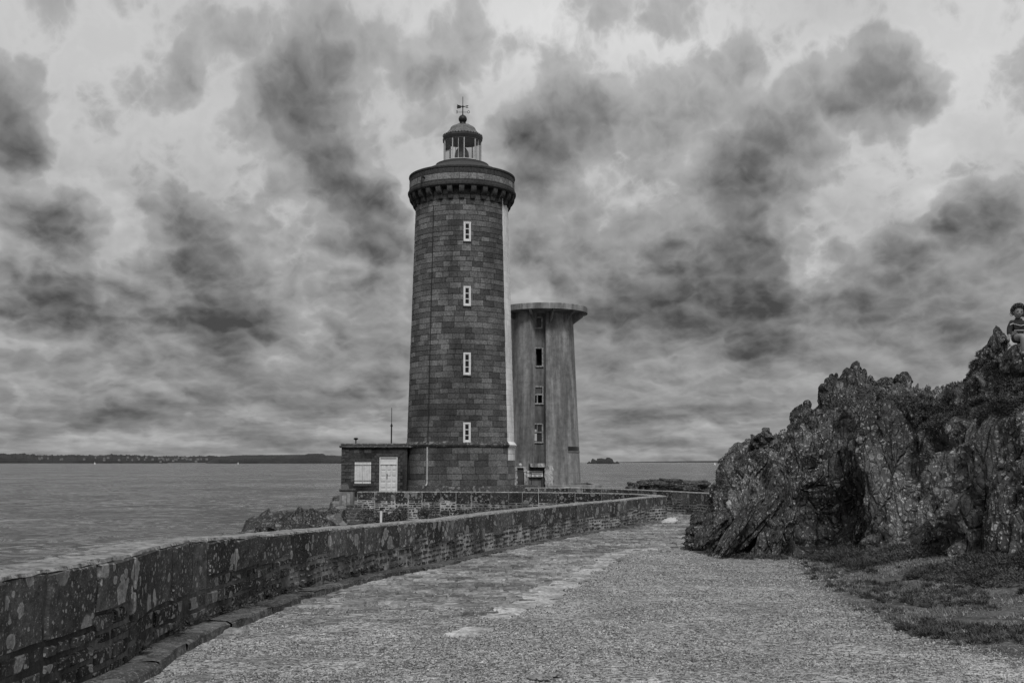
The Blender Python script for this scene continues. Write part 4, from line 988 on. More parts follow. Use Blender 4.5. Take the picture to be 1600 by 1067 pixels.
M_peel = stone_mat('peeling_plaster', .36, .44, .6, 0, 3, .0, .03, .8, big=1.6)
rough_slab('door_jamb', ex(851), ex(864.5), ZG, ez(727.5), EY, EY+.8, M_peel, rt, .05, 1)
rough_slab('entrance_hood', ex(829), ex(851.5), ez(729.5), ez(723.5), EY-.1, EY+1.2, M_peel, rt, .06, 2)
MB().box(ex(824), ex(850), EY+.5, EY+.8, ZG, ez(730)).build('entrance_wall', M_concd, rt)
pn = thing('information_board', 'small white board with dark lines on the wall at the concrete tower foot', 'sign')
MB().box(ex(824), ex(848.5), EY+.28, EY+.33, ez(745), ez(735.5), .01).build('board', M_frame, pn)
mb = MB()
for zq in (738, 740.8): mb.box(ex(826), ex(847), EY+.27, EY+.279, ez(zq)-.02, ez(zq)+.015)
for a_, b_ in ((827, 831), (834, 838), (841, 846)): mb.box(ex(a_), ex(b_), EY+.27, EY+.279, ez(743)-.025, ez(743)+.02)
mb.build('printed_lines', M_dark, pn)
MB().tube((ex(826), EY+.4, ZG), (ex(826), EY+.4, ez(740)), .04, n=6).build('post', M_metal, pn)
MB().tube((ex(847), EY+.4, ZG), (ex(847), EY+.4, ez(740)), .04, n=6).build('post', M_metal, pn)
gt = thing('gate_cabinet', 'narrow grey door cabinet between peeling white jambs, right beside the lighthouse plinth', 'cabinet')
GY = 73.5
def gx_(px): return P(px, 745, GY)[0]
def gz_(py): return P(812, py, GY)[2]
for i, (a_, b_, sd_) in enumerate(((801.5, 808, 3), (818.2, 823, 4))): rough_slab('jamb', gx_(a_), gx_(b_), ZG, gz_(729), GY, GY+.5, M_peel, gt, .04, sd_)
MB().box(gx_(808.2), gx_(818), GY+.1, GY+.4, ZG, gz_(731), .015).build('door', plain('grey_door', .07, .6), gt)
MB().box(gx_(807.5), gx_(818.6), GY-.05, GY+.5, gz_(730.8), gz_(729.5), .02).build('lintel', M_pipe, gt)
MB().lathe([(.05, gz_(729.4)), (.10, gz_(728)), (.12, gz_(726)), (.08, gz_(724)), (.02, gz_(723.4))], gx_(813.), GY+.2, 10).build('finial_lamp', M_pipe, gt, 50)
ra = thing('hand_railing', 'thin dark metal railing in front of the small grey door and the white board', 'railing')
mb = MB(); gy2 = 73.
q0 = P(803, 735, gy2); q1 = P(831, 739.5, gy2)
mb.tube(q0, q1, .022, n=5)
for px in (818.5, 830.5): a_ = P(px, 737.5, gy2); mb.tube((a_[0], gy2, ZG), (a_[0], gy2, q0[2]+(q1[2]-q0[2])*((px-803)/28.)), .022, n=5)
mb.build('rail', M_dark, ra)
lg = thing('stone_bench', 'low stone ledge at the foot of the lighthouse, right of its plinth', 'ledge')
MB().box(P(806, 760, 72.)[0], P(840, 760, 72.)[0], 71.6, 72.6, ZG-.2, P(820, 757.5, 72)[2], .03).build('ledge_block', M_trim, lg)
# low concrete platform walls right of the tower foot
lw = thing('low_concrete_wall', 'low smooth concrete wall around the foot of the round concrete tower', 'wall')
LY = 70.
def lxp(px): return P(px, 760, LY)[0]
MB().box(lxp(855.5), lxp(930), LY, LY+.35, ZG-.4, P(900, 757, LY)[2]-.02, .02).box(lxp(855.5), lxp(930), LY+8, LY+8.3, ZG, P(900, 753.5, LY+8)[2], .02).box(lxp(930), lxp(930)+.4, LY+.02, LY+8.3, ZG-.4, P(900, 753.3, LY+8)[2]-.01, .02).build('wall_block', M_conc, lw)
ps_ = MB(); pts = [(870, 68.6), (884, 67.8), (905, 67.4), (906, 68.2), (899, 69.2), (885, 69.4)]
ps_.prism([(P(a, 762, b)[0], b) for a, b in pts], ZG-.2, P(880, 760.5, 68.5)[2])
tag(ps_.build('concrete_kerb', M_peel), 'pale curved concrete kerb slab in front of the low concrete wall', 'kerb')

# ================================================================ rock outcrop on the right
def rock_mat(name, lo=.025, hi=.155, lich=.55, moss=True, lsc=3.2, lamt=1.):
    m, n, b = newmat(name); c = objco(n); g = n.new('ShaderNodeNewGeometry')
    tex = n.noise(n.scale(c, (1.6, 1.6, .8), rot=(0, R(24), 0)), 2.2, 9, .68)
    v = n.map(tex, .32, .68, lo, hi, False)
    pt = n.new('ShaderNodeAttribute', attribute_name='crack').outputs['Fac']
    big = n.noise(c, .5, 6, .6); v = n.m('MULTIPLY', v, n.map(big, .38, .62, .6, 1.5))
    v = n.m('ADD', v, n.m('MULTIPLY', n.map(n.noise(c, 5, 7, .75), .56, .68), .10*lamt))
    # lichen rosettes in patches
    L1 = lichen(n, c, lsc*2, .05, .50); L2 = lichen(n, c, lsc*4.6, .0, .46, 4.)
    pa = n.map(n.noise(c, .8, 5, .6), .38, .50); pb = n.map(n.noise(n.v('ADD', c, (7, 3, 1)), 1.3, 5, .6), .40, .52)
    L = n.m('MAXIMUM', n.m('MULTIPLY', L1, pa), n.m('MULTIPLY', L2, pb))
    v = n.mix(n.m('MULTIPLY', L, .85*lamt), v, lich)
    v = n.m('ADD', v, n.m('MULTIPLY', n.m('MULTIPLY', n.map(n.noise(c, 20, 4, .8), .56, .64), .48*lamt), n.map(n.noise(n.v('ADD', c, (2, 9, 4)), .7, 5, .6), .40, .58, .08, 1.)))
    if moss:
        s = n.new('ShaderNodeSeparateXYZ'); n.l.new(g.outputs['Normal'], s.inputs[0])
        ms = n.m('ADD', s.outputs[2], n.m('MULTIPLY', n.m('SUBTRACT', n.noise(c, 1.7, 7, .7), .5), 2.6)); ms = n.map(ms, .78, 1.0)
        v = n.mix(ms, v, n.m('MULTIPLY', .045, n.map(n.noise(c, 25, 5, .8), .3, .7, .4, 1.9)))
    h = n.m('ADD', n.noise(n.scale(c, (1.5, 1.5, .7), rot=(0, R(24), 0)), 4, 9, .68), n.m('MULTIPLY', n.noise(c, 26, 5, .7), .25))
    cs = n.v('ADD', n.scale(c, (1, 1, .28), rot=(0, R(20), 0)), n.v('SCALE', n.v('SUBTRACT', n.ncol(c, 2.5, 5), (.5, .5, .5)), sc=.13))
    k1 = n.map(n.vor(cs, 2.6, 'DISTANCE_TO_EDGE'), 0, .07); k2 = n.map(n.vor(cs, 7.5, 'DISTANCE_TO_EDGE'), 0, .09)
    fc = n.new('ShaderNodeSeparateColor'); n.put(fc.inputs[0], n.vor(cs, 7.5, 'F1', 'Color'))
    h = n.m('ADD', h, n.m('ADD', n.m('ADD', n.m('MULTIPLY', k1, .9), n.m('MULTIPLY', k2, .35)), n.m('MULTIPLY', fc.outputs[0], .3)))
    setc(n, b, v, .82, n.bump(h, .10, 1.), spec=.3); return m
M_rock = rock_mat('outcrop_rock')
# columns: (px, base py/Y from foot_px), face-top line and crest line
ftop = [(1086, 828), (1100, 806), (1118, 762), (1135, 738), (1170, 712), (1205, 700), (1240, 676), (1270, 655), (1300, 642), (1340, 640), (1380, 634), (1420, 646), (1460, 660), (1500, 668), (1540, 666), (1575, 662), (1610, 660), (1700, 640), (1900, 600), (2300, 500), (3400, 460)]
crest = [(1086, 826), (1100, 796), (1112, 760), (1118, 738), (1126, 722), (1145, 706), (1165, 690), (1183, 677), (1202, 674), (1215, 679), (1232, 668), (1240, 650), (1250, 638), (1262, 636), (1272, 628), (1278, 608), (1286, 596), (1302, 589), (1316, 592), (1324, 596), (1330, 592), (1350, 597), (1372, 599), (1395, 600), (1410, 600), (1424, 604), (1445, 601), (1470, 597), (1490, 591), (1505, 577), (1516, 571), (1527, 558), (1538, 541), (1546, 527), (1562, 519), (1574, 527), (1584, 536), (1600, 536), (1625, 530), (1660, 505), (1720, 480), (1800, 470), (2300, 440), (3400, 400)]
cpx = np.concatenate([np.linspace(1086, 1640, 500), np.geomspace(1643, 3400, 60)]); nc = len(cpx)
fx = np.array(foot_px); bpy_ = np.interp(cpx, fx[:, 0], fx[:, 1]); bY = np.interp(cpx, fx[:, 0], fx[:, 2])
fpy = np.interp(cpx, *np.array(ftop).T); cpy = np.interp(cpx, *np.array(crest).T)
dF = np.interp(cpx, [1086, 1118, 1200, 1300, 1450, 1600, 3400], [.3, 1.0, 1.3, 1.5, 1.4, 1.2, 1.]); dC = np.interp(cpx, [1086, 1118, 1180, 1240, 1300, 1400, 1500, 1560, 1640, 3400], [.5, 1.6, 2.6, 3.4, 4.2, 4.6, 4.4, 3.9, 3.6, 3.6])
def pts_(pxs, pys, Ys): return np.array([tuple(P(a, b, y)) for a, b, y in zip(pxs, pys, Ys)])
Bp = pts_(cpx, bpy_, bY); Fp = pts_(cpx, fpy, bY+dF); Cp = pts_(cpx, cpy-5, bY+dC)
Bp[:, 2] -= .35
back = Cp+np.stack([0*cpx+.8, 0*cpx+2.2, -.35*(Cp[:, 2]+1.5)-.3], 1); foot2 = back.copy(); foot2[:, 0] += 1.0; foot2[:, 1] += 2.4; foot2[:, 2] = -1.8
rows = []
def bez(a, b, cpt, n_, end=False):
    for t in np.linspace(0, 1, n_, endpoint=end): rows.append(((1-t)**2)[None, None]*0+0 if False else (1-t)**2*a+2*t*(1-t)*cpt+t*t*b)
ctl = Bp*.35+Fp*.65; ctl[:, 1] = Bp[:, 1]*.75+Fp[:, 1]*.25+.0; ctl[:, 0] = (Bp[:, 0]+Fp[:, 0])/2
bez(Bp, Fp, ctl, 210)
ctl2 = Fp*.55+Cp*.45; ctl2[:, 2] += .12
bez(Fp, Cp, ctl2, 90)
ctl3 = (Cp+back)/2; ctl3[:, 2] += .35; bez(Cp, back, ctl3, 26); bez(back, foot2, (back+foot2)/2, 16, True)
G0 = np.stack(rows, 0); nr = G0.shape[0]
tt = np.concatenate([np.linspace(0, 1, 210), np.linspace(1, 2, 90), np.linspace(2, 4, nr-300)])[:, None]*np.ones((1, nc)); PXg = np.ones((nr, 1))*cpx[None]
# coarse sculpting in the outward direction (towards the path)
du = np.gradient(G0, axis=1); dv = np.gradient(G0, axis=0); Nn = np.cross(du, dv); Nn /= np.linalg.norm(Nn, axis=2, keepdims=True)+1e-9
if Nn[100, 200, 1] > 0: Nn = -Nn
k = 9
def blur(a, k):
    for ax in (0, 1):
        p = np.pad(a, [(k, k) if i == ax else (0, 0) for i in range(3)], 'edge'); cs = np.cumsum(p, axis=ax); n_ = a.shape[ax]
        a = (np.take(cs, range(2*k, 2*k+n_), ax)-np.take(cs, range(0, n_), ax))/(2*k)
    return a
Nn = blur(Nn, 10); Nn /= np.linalg.norm(Nn, axis=2, keepdims=True)+1e-9
pyg = np.array([[0.]]); 
def gauss(px0, t0, sp, st): return np.exp(-((PXg-px0)/sp)**2-((tt-t0)/st)**2)
cut = sstep(tt, 0.60, .40)*sstep(PXg, 1225, 1262)*sstep(PXg, 1352, 1310)
disp = -.62*cut-.45*gauss(1400, .45, 28, .25)-.5*gauss(1285, .45, 40, .3)+.45*gauss(1368, .55, 14, .55)+.35*gauss(1480, .4, 40, .4)-.35*gauss(1445, .7, 12, .4)+.4*gauss(1200, .35, 34, .35)-.3*gauss(1232, .3, 10, .4)-.35*gauss(1520, .55, 16, .18)
Pw = G0.reshape(-1, 3)
wq = Pw+.22*np.stack([vnoise(Pw*.9, 31), vnoise(Pw*.9, 32), vnoise(Pw*.9, 33)], 1)
# strata lean to the right going up; blocks are long along the lean
lean = np.array([[1, 0, -.42], [0, 1, 0], [.42, 0, 1]]); q = wq@lean.T
q = q*np.array([1.05, 1, .30])
h1, e1 = facet(q/1.35, 101, 1.3); h2, e2 = facet(q/.55+3, 202, 1.3); h3, e3 = facet(q/.22+9, 303, 1.2)
f5 = fbm(Pw*3., 6, 77, .55)
# on the upper slope the displacement is rounder
up = sstep(tt, .95, 1.25).ravel()
h4 = facet(q/.11+5, 404, 1.2)[0]
d = disp.ravel()+.30*h1*(1-.7*up)+.17*h2*(1-.4*up)+.065*h3+.028*h4+.10*f5
crk = np.minimum(np.minimum(e1*1.2/.10, e2/.10), 1.)
d -= up*.20; d -= .22*np.clip(1-e1/.09, 0, 1)+.11*np.clip(1-e2/.10, 0, 1)+.02*np.clip(1-e3/.15, 0, 1)
lump = np.abs(vnoise(Pw*1.6, 55))*.12+np.abs(vnoise(Pw*4.1, 56))*.06
d = d+up*lump
d = np.where(tt.ravel() > .8, np.clip(d, -.6, .30), d); d *= np.clip((tt.ravel()+.02)/.08, .25, 1)
# keep the crest line close to its surveyed height
nrm = Nn.reshape(-1, 3)
V = Pw+nrm*d[:, None]
outcrop = np_mesh('rock_outcrop', V, gridf(nr, nc), M_rock, smooth=True, attrs={'crack': crk})
tag(outcrop, 'huge dark craggy rock outcrop blotched with pale lichen, rising at the right of the path', 'rock')
import bmesh
def sharpen(o, ang):
    bm_ = bmesh.new(); bm_.from_mesh(o.data)
    for e in bm_.edges:
        if len(e.link_faces) == 2 and e.calc_face_angle(0) > R(ang): e.smooth = False
    bm_.to_mesh(o.data); bm_.free()
sharpen(outcrop, 38)
VG = V.reshape(nr, nc, 3)
# ---------------- boulders
_ico = {}
def ico(n_):
    if n_ not in _ico:
        b = bmesh.new(); bmesh.ops.create_icosphere(b, subdivisions=n_, radius=1); _ico[n_] = (np.array([v.co[:] for v in b.verts]), np.array([[v.index for v in f.verts] for f in b.faces])); b.free()
    return _ico[n_]
def boulder(name, label, cat, loc, size, seed, mat, group=None, rot=(0, 0, 0), sub=5, amp=.30, fs=1.6, box=.0, taper=0):
    Vv, Ff = ico(sub); p = Vv.copy()
    if box: p = np.sign(p)*np.abs(p)**(1-box)
    h1, e1 = facet(p*fs+seed*3.7, seed, 1.2); h2, e2 = facet(p*fs*2.6+seed, seed+9, 1.2)
    r = 1+amp*h1+amp*.24*h2+.04*fbm(p*4+seed, 5, seed)-.10*np.clip(1-e1/.12, 0, 1)*amp*2-.03*np.clip(1-e2/.12, 0, 1)
    from mathutils import Euler
    M = np.array(Euler([R(a) for a in rot]).to_matrix()); q_ = p*r[:, None]; q_[:, :2] *= (1-taper*np.clip(q_[:, 2:3], -1, 1.3)); q_ = (q_*np.array(size))@M.T
    o = np_mesh(name, q_, Ff, mat, smooth=True, attrs={'crack': np.minimum(e1*8, 1)}); sharpen(o, 32); o.location = loc
    return tag(o, label, cat, group)
def BP(px, py, Y): return tuple(P(px, py, Y))
M_bould = rock_mat('boulder_rock', .028, .07, .30, False, 2.4, .9)
# crags standing on the skyline of the outcrop
def crag(px, py, Y, wpx, hpx, seed, label, rot=0, name='rock_pinnacle', amp=.3, dpt=None, tp=.28):
    s = Y/F; boulder(name, label, 'rock', BP(px, py, Y), (wpx*s/2, (dpt or wpx*.8)*s/2, hpx*s/2), seed, M_bould, None, (0, rot, seed*37 % 90), 5, amp, 1.05, 0, tp)
crag(1261, 632, 26.6, 15, 15, 3, 'small round boulder perched alone on the left slope of the outcrop skyline', name='boulder', amp=.15, tp=0)
crag(1254, 647, 26.4, 36, 30, 23, 'squat rock under the small perched boulder')
crag(1197, 688, 25.2, 40, 26, 27, 'low flat rock on the lower left skyline of the outcrop')
crag(1301, 618, 26.6, 50, 66, 5, 'broad rounded crag on the outcrop skyline, left of the tallest spike')
crag(1336, 603, 26.2, 50, 84, 8, 'tall pointed rock spike at the middle of the outcrop skyline', 10, tp=.5)
crag(1362, 606, 26.4, 46, 38, 21, 'low leaning crag just right of the tall rock spike', 30)
crag(1386, 602, 26.4, 44, 30, 13, 'flat lumpy crag between the tall spike and the squared crag on the skyline')
crag(1412, 597, 26.2, 30, 34, 15, 'squared crag at the right end of the skyline row of crags', amp=.22)
crag(1557, 540, 19.8, 40, 46, 17, 'dark mossy rock knob on the skyline left of the seated child', amp=.28)
crag(1590, 562, 17.9, 56, 50, 19, 'lichen spotted boulder on which the child is sitting', name='boulder', amp=.2)
# leaning slabs at the foot
def slab(px0, py0, px1, py1, wpx, Y, seed, label, th=.3):
    a = Vector(BP(px0, py0, Y)); b_ = Vector(BP(px1, py1, Y+.35)); L = (b_-a).length; mid = (a+b_)/2; ang = math.degrees(math.atan2(b_[0]-a[0], b_[2]-a[2]))
    boulder('rock_slab', label, 'rock', mid, (wpx*Y/F/2, th, L/2*1.05), seed, M_bould, 'leaning slabs at the foot of the outcrop', (10, ang, 14), 5, .20, 1.3, .35)
slab(1128, 864, 1172, 786, 13, 22.9, 31, 'longest leaning rock slab, its pale edge reaching the path at the left foot of the outcrop', .22)
slab(1150, 856, 1205, 778, 20, 23.3, 33, 'second leaning slab from the left at the outcrop foot, with a lichen streaked edge', .3)
slab(1186, 850, 1222, 782, 28, 23.5, 35, 'third leaning slab from the left at the outcrop foot, broad and dark', .35)
slab(1212, 852, 1234, 792, 24, 23.3, 37, 'rightmost leaning slab at the outcrop foot, beside the hollow', .35)
slab(1100, 850, 1126, 800, 26, 24.6, 39, 'stubby slab at the far left tip of the outcrop foot', .4)
# seaward rocks below the yard
for i, (px, py, Y, w_, h_, lab) in enumerate([
    (412, 828, 44, 26, 34, 'small pointed rock, leftmost of the shore rocks behind the wall'), (428, 826, 45, 44, 24, 'low dark shore rock just right of the small pointed rock'),
    (438, 822, 44.5, 52, 40, 'dark ridged shore rock, second large one from the left behind the wall'), (466, 814, 45, 56, 56, 'tallest rounded shore rock behind the wall, left of the steps'),
    (492, 806, 46, 46, 34, 'pale topped shore rock with a lichen crown near the steps'), (500, 820, 44.5, 54, 36, 'lichen blotched shore rock in front of the pale topped one'),
    (520, 808, 46.5, 60, 36, 'broad dark shore rock below the pier end'), (478, 824, 44, 40, 26, 'low shore rock hugging the wall top left of the steps')]):
    s = Y/F; boulder('shore_rock', lab, 'rock', BP(px, py+13, Y), (w_*s/2, w_*s/2, h_*s/2*1.2), 50+i*3, M_bould, None, (0, (-20, 8, 14, -10, 5, 9, 0, 6)[i], i*40), 5, .26, 1.1, 0, .2)
s = 62/F
boulder('seaward_rock', 'long dark slanting rock beyond the far parapet on the seaward side', 'rock', BP(1050, 768, 62), (56*s, 2., 18.*s), 91, M_bould, None, (0, 2, 0), 6, .12, 2.4, .45)
boulder('seaward_rock', 'small dark rock at the left tip of the long slanting rock beyond the parapet', 'rock', BP(992, 770, 61), (14*s, .8, 14*s), 94, M_bould, None, (0, 0, 30), 5, .3, 1.5)
boulder('seaward_rock', 'low dark rock between the far parapet and the foot of the outcrop', 'rock', BP(1112, 772, 58), (16*s, .8, 5*s), 97, M_bould, None, (0, 0, 10), 4, .3, 1.5)
x, y = G(1040, 817)
boulder('white_stone', 'pale whitewashed stone at the foot of the hairpin wall end', 'stone', (x+.1, y-.1, EYE-below(y)+.06), (.30, .22, .10), 7, M_conc if False else plain('whitewash', .46, .8, .2, 5), None, (0, -14, 20), 4, .16, 1.2, .3)
for i, (px, py, w_, lab) in enumerate([(846, 1062, .10, 'flat loose stone in the gravel at the bottom edge of the frame'), (868, 1058, .07, 'small loose stone, right of the flat one in the near gravel'), (1040, 862, .14, 'flat dark stone lying at the end of the pale strip'), (1064, 850, .2, 'low dark stone at the edge of the cobbles near the outcrop foot')]):
    x, y = G(px, py); boulder('loose_stone', lab, 'stone', (x, y, EYE-below(y)+.01), (w_, w_*.8, w_*.3), 60+i, M_coping, None, (0, 0, i*50), 3, .3, 1.4)
# ================================================================ vegetation: heather clumps and grass
def leaf_mat(name, lo, hi):
    m, n, b = newmat(name); g = n.new('ShaderNodeNewGeometry'); c = objco(n)
    v = n.map(g.outputs['Random Per Island'], 0, 1, lo, hi, False); v = n.m('MULTIPLY', v, n.map(n.noise(c, 1.4, 3), .35, .65, .65, 1.4)); setc(n, b, v, .7); return m
M_heath = leaf_mat('heather_leaves', .025, .12); M_grass = leaf_mat('grass_blades', .04, .34)
def blades(P0, Nd, L, Wd, name, mat, lab, cat=None, kind='stuff', curl=.4):
    n_ = len(P0); d = Nd+rng.normal(0, curl, (n_, 3)); d /= np.linalg.norm(d, axis=1, keepdims=True)
    s_ = np.cross(d, rng.normal(0, 1, (n_, 3))); s_ /= np.linalg.norm(s_, axis=1, keepdims=True)+1e-9
    Lr = (L*rng.uniform(.5, 1.3, n_))[:, None]; W_ = (Wd*rng.uniform(.6, 1.3, n_))[:, None]
    Vv = np.stack([P0-s_*W_, P0+s_*W_, P0+d*Lr], 1).reshape(-1, 3)
    return tag(np_mesh(name, Vv, np.arange(n_*3).reshape(-1, 3), mat), lab, cat, kind=kind)
def clumps(cen, nor, rad, per):
    k = len(cen); d = rng.normal(0, 1, (k*per, 3)); d /= np.linalg.norm(d, axis=1, keepdims=True); nn = np.repeat(nor, per, 0)
    d = np.where(((d*nn).sum(1) < -.1)[:, None], -d, d); rr = np.repeat(rad, per)*rng.uniform(.55, 1., k*per)**.5
    return np.repeat(cen, per, 0)+d*rr[:, None]*np.array([1, 1, .75]), d
# heather on the outcrop where it is not too steep
du = np.gradient(VG, axis=1); dv = np.gradient(VG, axis=0); nn = np.cross(du, dv); nn /= np.linalg.norm(nn, axis=2, keepdims=True)+1e-9
if nn[255, 300, 2] < 0: nn = -nn
nb = blur(nn, 3); cand = []
pn_ = fbm(VG.reshape(-1, 3)*.8, 3, 404).reshape(nr, nc)
wt = (sstep(nb[..., 2], .15, .5)*sstep(tt, .90, 1.1)*sstep(tt, 2.15, 1.9)*(pn_ > -.12)*(PXg < 1700))
wt = wt*(.25+1.3*sstep(PXg, 1400, 1480))*np.where((PXg > 1565) & (tt > 1.55), .1, 1)*np.where((PXg < 1520) & (tt > 1.6), .12, 1)*np.linalg.norm(du, axis=2)*np.linalg.norm(dv, axis=2)
pr = wt.ravel()/wt.sum(); idx = rng.choice(nr*nc, 900, p=pr)
cen = VG.reshape(-1, 3)[idx]; nor = nb.reshape(-1, 3)[idx]; rd = rng.uniform(.06, .19, len(idx))
p_, d_ = clumps(cen, nor, rd, 150); blades(p_, d_, .045, .010, 'heather', M_heath, 'dark heather and gorse cushions growing on the top ledges of the outcrop', 'heather', curl=.5)
# foot bushes and bank
bx = []; 
while len(bx) < 380:
    px = random.uniform(1290, 1700); f = random.random(); X0 = np.interp(px, fx[:, 0], [q[0] for q in foot]); Y0 = np.interp(px, fx[:, 0], [q[1] for q in foot])
    w_ = np.interp(px, [1290, 1400, 1500, 1700], [.6, 2.2, 2.6, 2.4]); o = -.15+random.random()**1.6*w_
    x, y = X0-o*.55, Y0-o; 
    if vnoise(np.array([[x*.9, y*.9, 0]]), 8)[0] > -.35: bx.append((x, y, o))
bx = np.array(bx); cen = np.stack([bx[:, 0], bx[:, 1], ground(bx[:, 0], bx[:, 1])], 1); rd = np.clip(rng.uniform(.12, .30, len(bx))*(1.2-bx[:, 2]*.36), .06, .38)
p_, d_ = clumps(cen, np.tile([0, 0, 1.], (len(bx), 1)), rd, 210); blades(p_, d_, .045, .009, 'heather', M_heath, 'dark heather cushions massed along the foot of the outcrop', 'heather', curl=.5)
bx = []
while len(bx) < 420:
    px = random.uniform(1240, 1640); py = random.uniform(872, 1010); x, y = G(px, py)
    if in_poly(np.array([x]), np.array([y]), [tuple(q) for q in gpoly])[0] and vnoise(np.array([[x*1.6, y*1.6, 3.]]), 21)[0] > -.05: bx.append((x, y))
bx = np.array(bx); cen = np.stack([bx[:, 0], bx[:, 1], ground(bx[:, 0], bx[:, 1])-.01], 1); rd = rng.uniform(.02, .09, len(bx))
p_, d_ = clumps(cen, np.tile([0, 0, 1.], (len(bx), 1)), rd, 100); blades(p_, d_+np.array([-.4, 0, 0]), .055, .006, 'bank_plants', M_heath, 'small dark cushions and straggling stems scattered over the low bank', 'plants', curl=.6)
# small plants at the foot of the outcrop further left, and the foot of the wall
bx = []
for _ in range(60):
    px = random.uniform(1088, 1290); X0 = np.interp(px, fx[:, 0], [q[0] for q in foot]); Y0 = np.interp(px, fx[:, 0], [q[1] for q in foot]); o = random.random()**2*.7; bx.append((X0-o*.5, Y0-o))
for _ in range(30):
    s_ = float(np.interp(random.uniform(9, 19), C1.p[:160, 1], C1.s[:160])); x, y = C1.at(s_, .05); bx.append((float(x), float(y)))
bx = np.array(bx); cen = np.stack([bx[:, 0], bx[:, 1], ground(bx[:, 0], bx[:, 1])+.02], 1); rd = rng.uniform(.04, .12, len(bx))
cen[60:, 2] += .11; rd[60:] *= .55
p_, d_ = clumps(cen, np.tile([0, 0, 1.], (len(bx), 1)), rd, 110); blades(p_, d_, .04, .008, 'foot_plants', M_heath, 'small dark weeds at the foot of the rock and along the kerb', 'weeds', curl=.5)
# grass over the bank
gp = rng.uniform(0, 1, (420000, 2)); gxr = gp[:, 0]*14+3; gyr = 5.5+gp[:, 1]*18
keep = in_poly(gxr, gyr, [tuple(q) for q in gpoly]); nzg = fbm(np.stack([gxr*1.8, gyr*1.8, 0*gxr], 1), 4, 12)*1.6
dgp = poly_dist(gxr, gyr, gpoly); keep &= (nzg > .05-np.minimum(dgp, 1.)*.45) & (gxr/gyr < .52)
keep |= (rng.uniform(0, 1, len(gxr)) < .06) & (dgp < .5) & (gxr/gyr < .52)
gxr = gxr[keep]; gyr = gyr[keep]; p_ = np.stack([gxr, gyr, ground(gxr, gyr)], 1)
blades(p_, np.tile([-.25, -.1, .7], (len(p_), 1)), .045, .0045, 'grass', M_grass, 'thin grass and moss on the low bank in front of the outcrop', 'grass', curl=.75)
# ================================================================ steps, pier end and yard details
st = thing('stone_steps', 'small flight of worn stone steps leading down beside the pier end', 'steps')
SY = 46.
def sp(px, py, Y=SY): return P(px, py, Y)
mb = MB()
for i in range(7):
    py = 789+i*4.6; Y = 46.8-.28*i; a = sp(538+i*.6, py, Y); b_ = sp(561, py, Y); mb.box(a[0], b_[0]+.2, Y, Y+.9, a[2]-.6, a[2], .02)
mb.build('step_treads', M_trim, st)
pe = thing('pier_end', 'square plastered wall end with a worn cap, at the top of the steps', 'wall')
a = sp(530.5, 764, 47.4); b_ = sp(551, 791, 47.4)
MB().box(a[0], b_[0], 47.4, 47.95, b_[2]-.8, a[2]-.1, .02).build('plastered_block', M_conc, pe)
MB().box(a[0]-.02, b_[0]+.05, 47.37, 48., a[2]-.099, a[2], .03).build('cap', M_trim, pe)
MB().box(sp(534, 780, 47.3)[0], sp(541, 780, 47.3)[0], 47.36, 47.4, sp(540, 790, 47.36)[2], sp(540, 774, 47.36)[2], .008).box(sp(542, 780, 47.3)[0], sp(547, 780, 47.3)[0], 47.36, 47.4, sp(540, 789, 47.36)[2], sp(540, 771, 47.36)[2], .008).build('plaster_panel', M_concl, pe)
lp = thing('parapet_wall', 'low parapet running back along the seaward edge from the pier end to the annex', 'wall')
mb = MB(); xa1, xa2 = P(532, 770, 48.1)[0], P(533.5, 770, 69.8)[0]
mb.add([(xa1+dx, 48.1, z) for dx in (0, .4) for z in (-2.2, EYE-1.21)]+[(xa2+dx, 69.8, z) for dx in (0, .4) for z in (-2.2, EYE-1.40)], [(0, 1, 3, 2), (4, 6, 7, 5), (0, 4, 5, 1), (2, 3, 7, 6), (1, 5, 7, 3), (0, 2, 6, 4)])
mb.build('wall_body', M_wallstone, lp)
cr = thing('stair_side_wall', 'curved concrete side wall sweeping down the left of the steps', 'wall')
pts = [(549, 788, 47.1), (541, 793, 46.7), (535, 799, 46.2), (533, 806, 45.7), (536, 813, 45.2), (543, 819, 44.7)]
mb = MB(); rows = []
for px, py, Y in pts:
    c0 = sp(px, py, Y); rows.append([(c0[0]-.62, Y+.1, c0[2]-.02), (c0[0], Y, c0[2]), (c0[0]+.02, Y, c0[2]-1.3), (c0[0]-1.2, Y, c0[2]-1.3)])
vs = [q for r_ in rows for q in r_]; mb.add(vs, [(4*i+j, 4*i+(j+1) % 4, 4*i+4+(j+1) % 4, 4*i+4+j) for i in range(len(pts)-1) for j in range(4)]+[(0, 1, 2, 3), (23, 22, 21, 20)])
mb.build('side_wall', M_trim, cr)
wp = thing('marker_post', 'small white post standing in the sunken yard below the inner wall', 'post')
a = P(595.5, 797, 44.5); MB().tube((a[0], 44.5, -1.9), (a[0], 44.5, a[2]), .05, n=8).build('post_shaft', M_frame, wp); MB().tube((a[0], 44.5, a[2]), (a[0], 44.5, a[2]+.12), .07, .05, n=8).build('post_cap', M_dark, wp)
# yard vegetation and a low secondary wall foot
yb = []
for _ in range(150):
    px = random.uniform(566, 860); Y = 45.6+random.uniform(-.9, .3); yb.append(tuple(P(px, random.uniform(800, 826), Y)))
cen = np.array(yb); p_, d_ = clumps(cen, np.tile([0, -.5, .8], (len(cen), 1)), rng.uniform(.15, .35, len(cen)), 120)
blades(p_, d_, .08, .02, 'yard_scrub', M_heath, 'dark scrub in the sunken yard between the two arms of the wall', 'scrub', curl=.5)

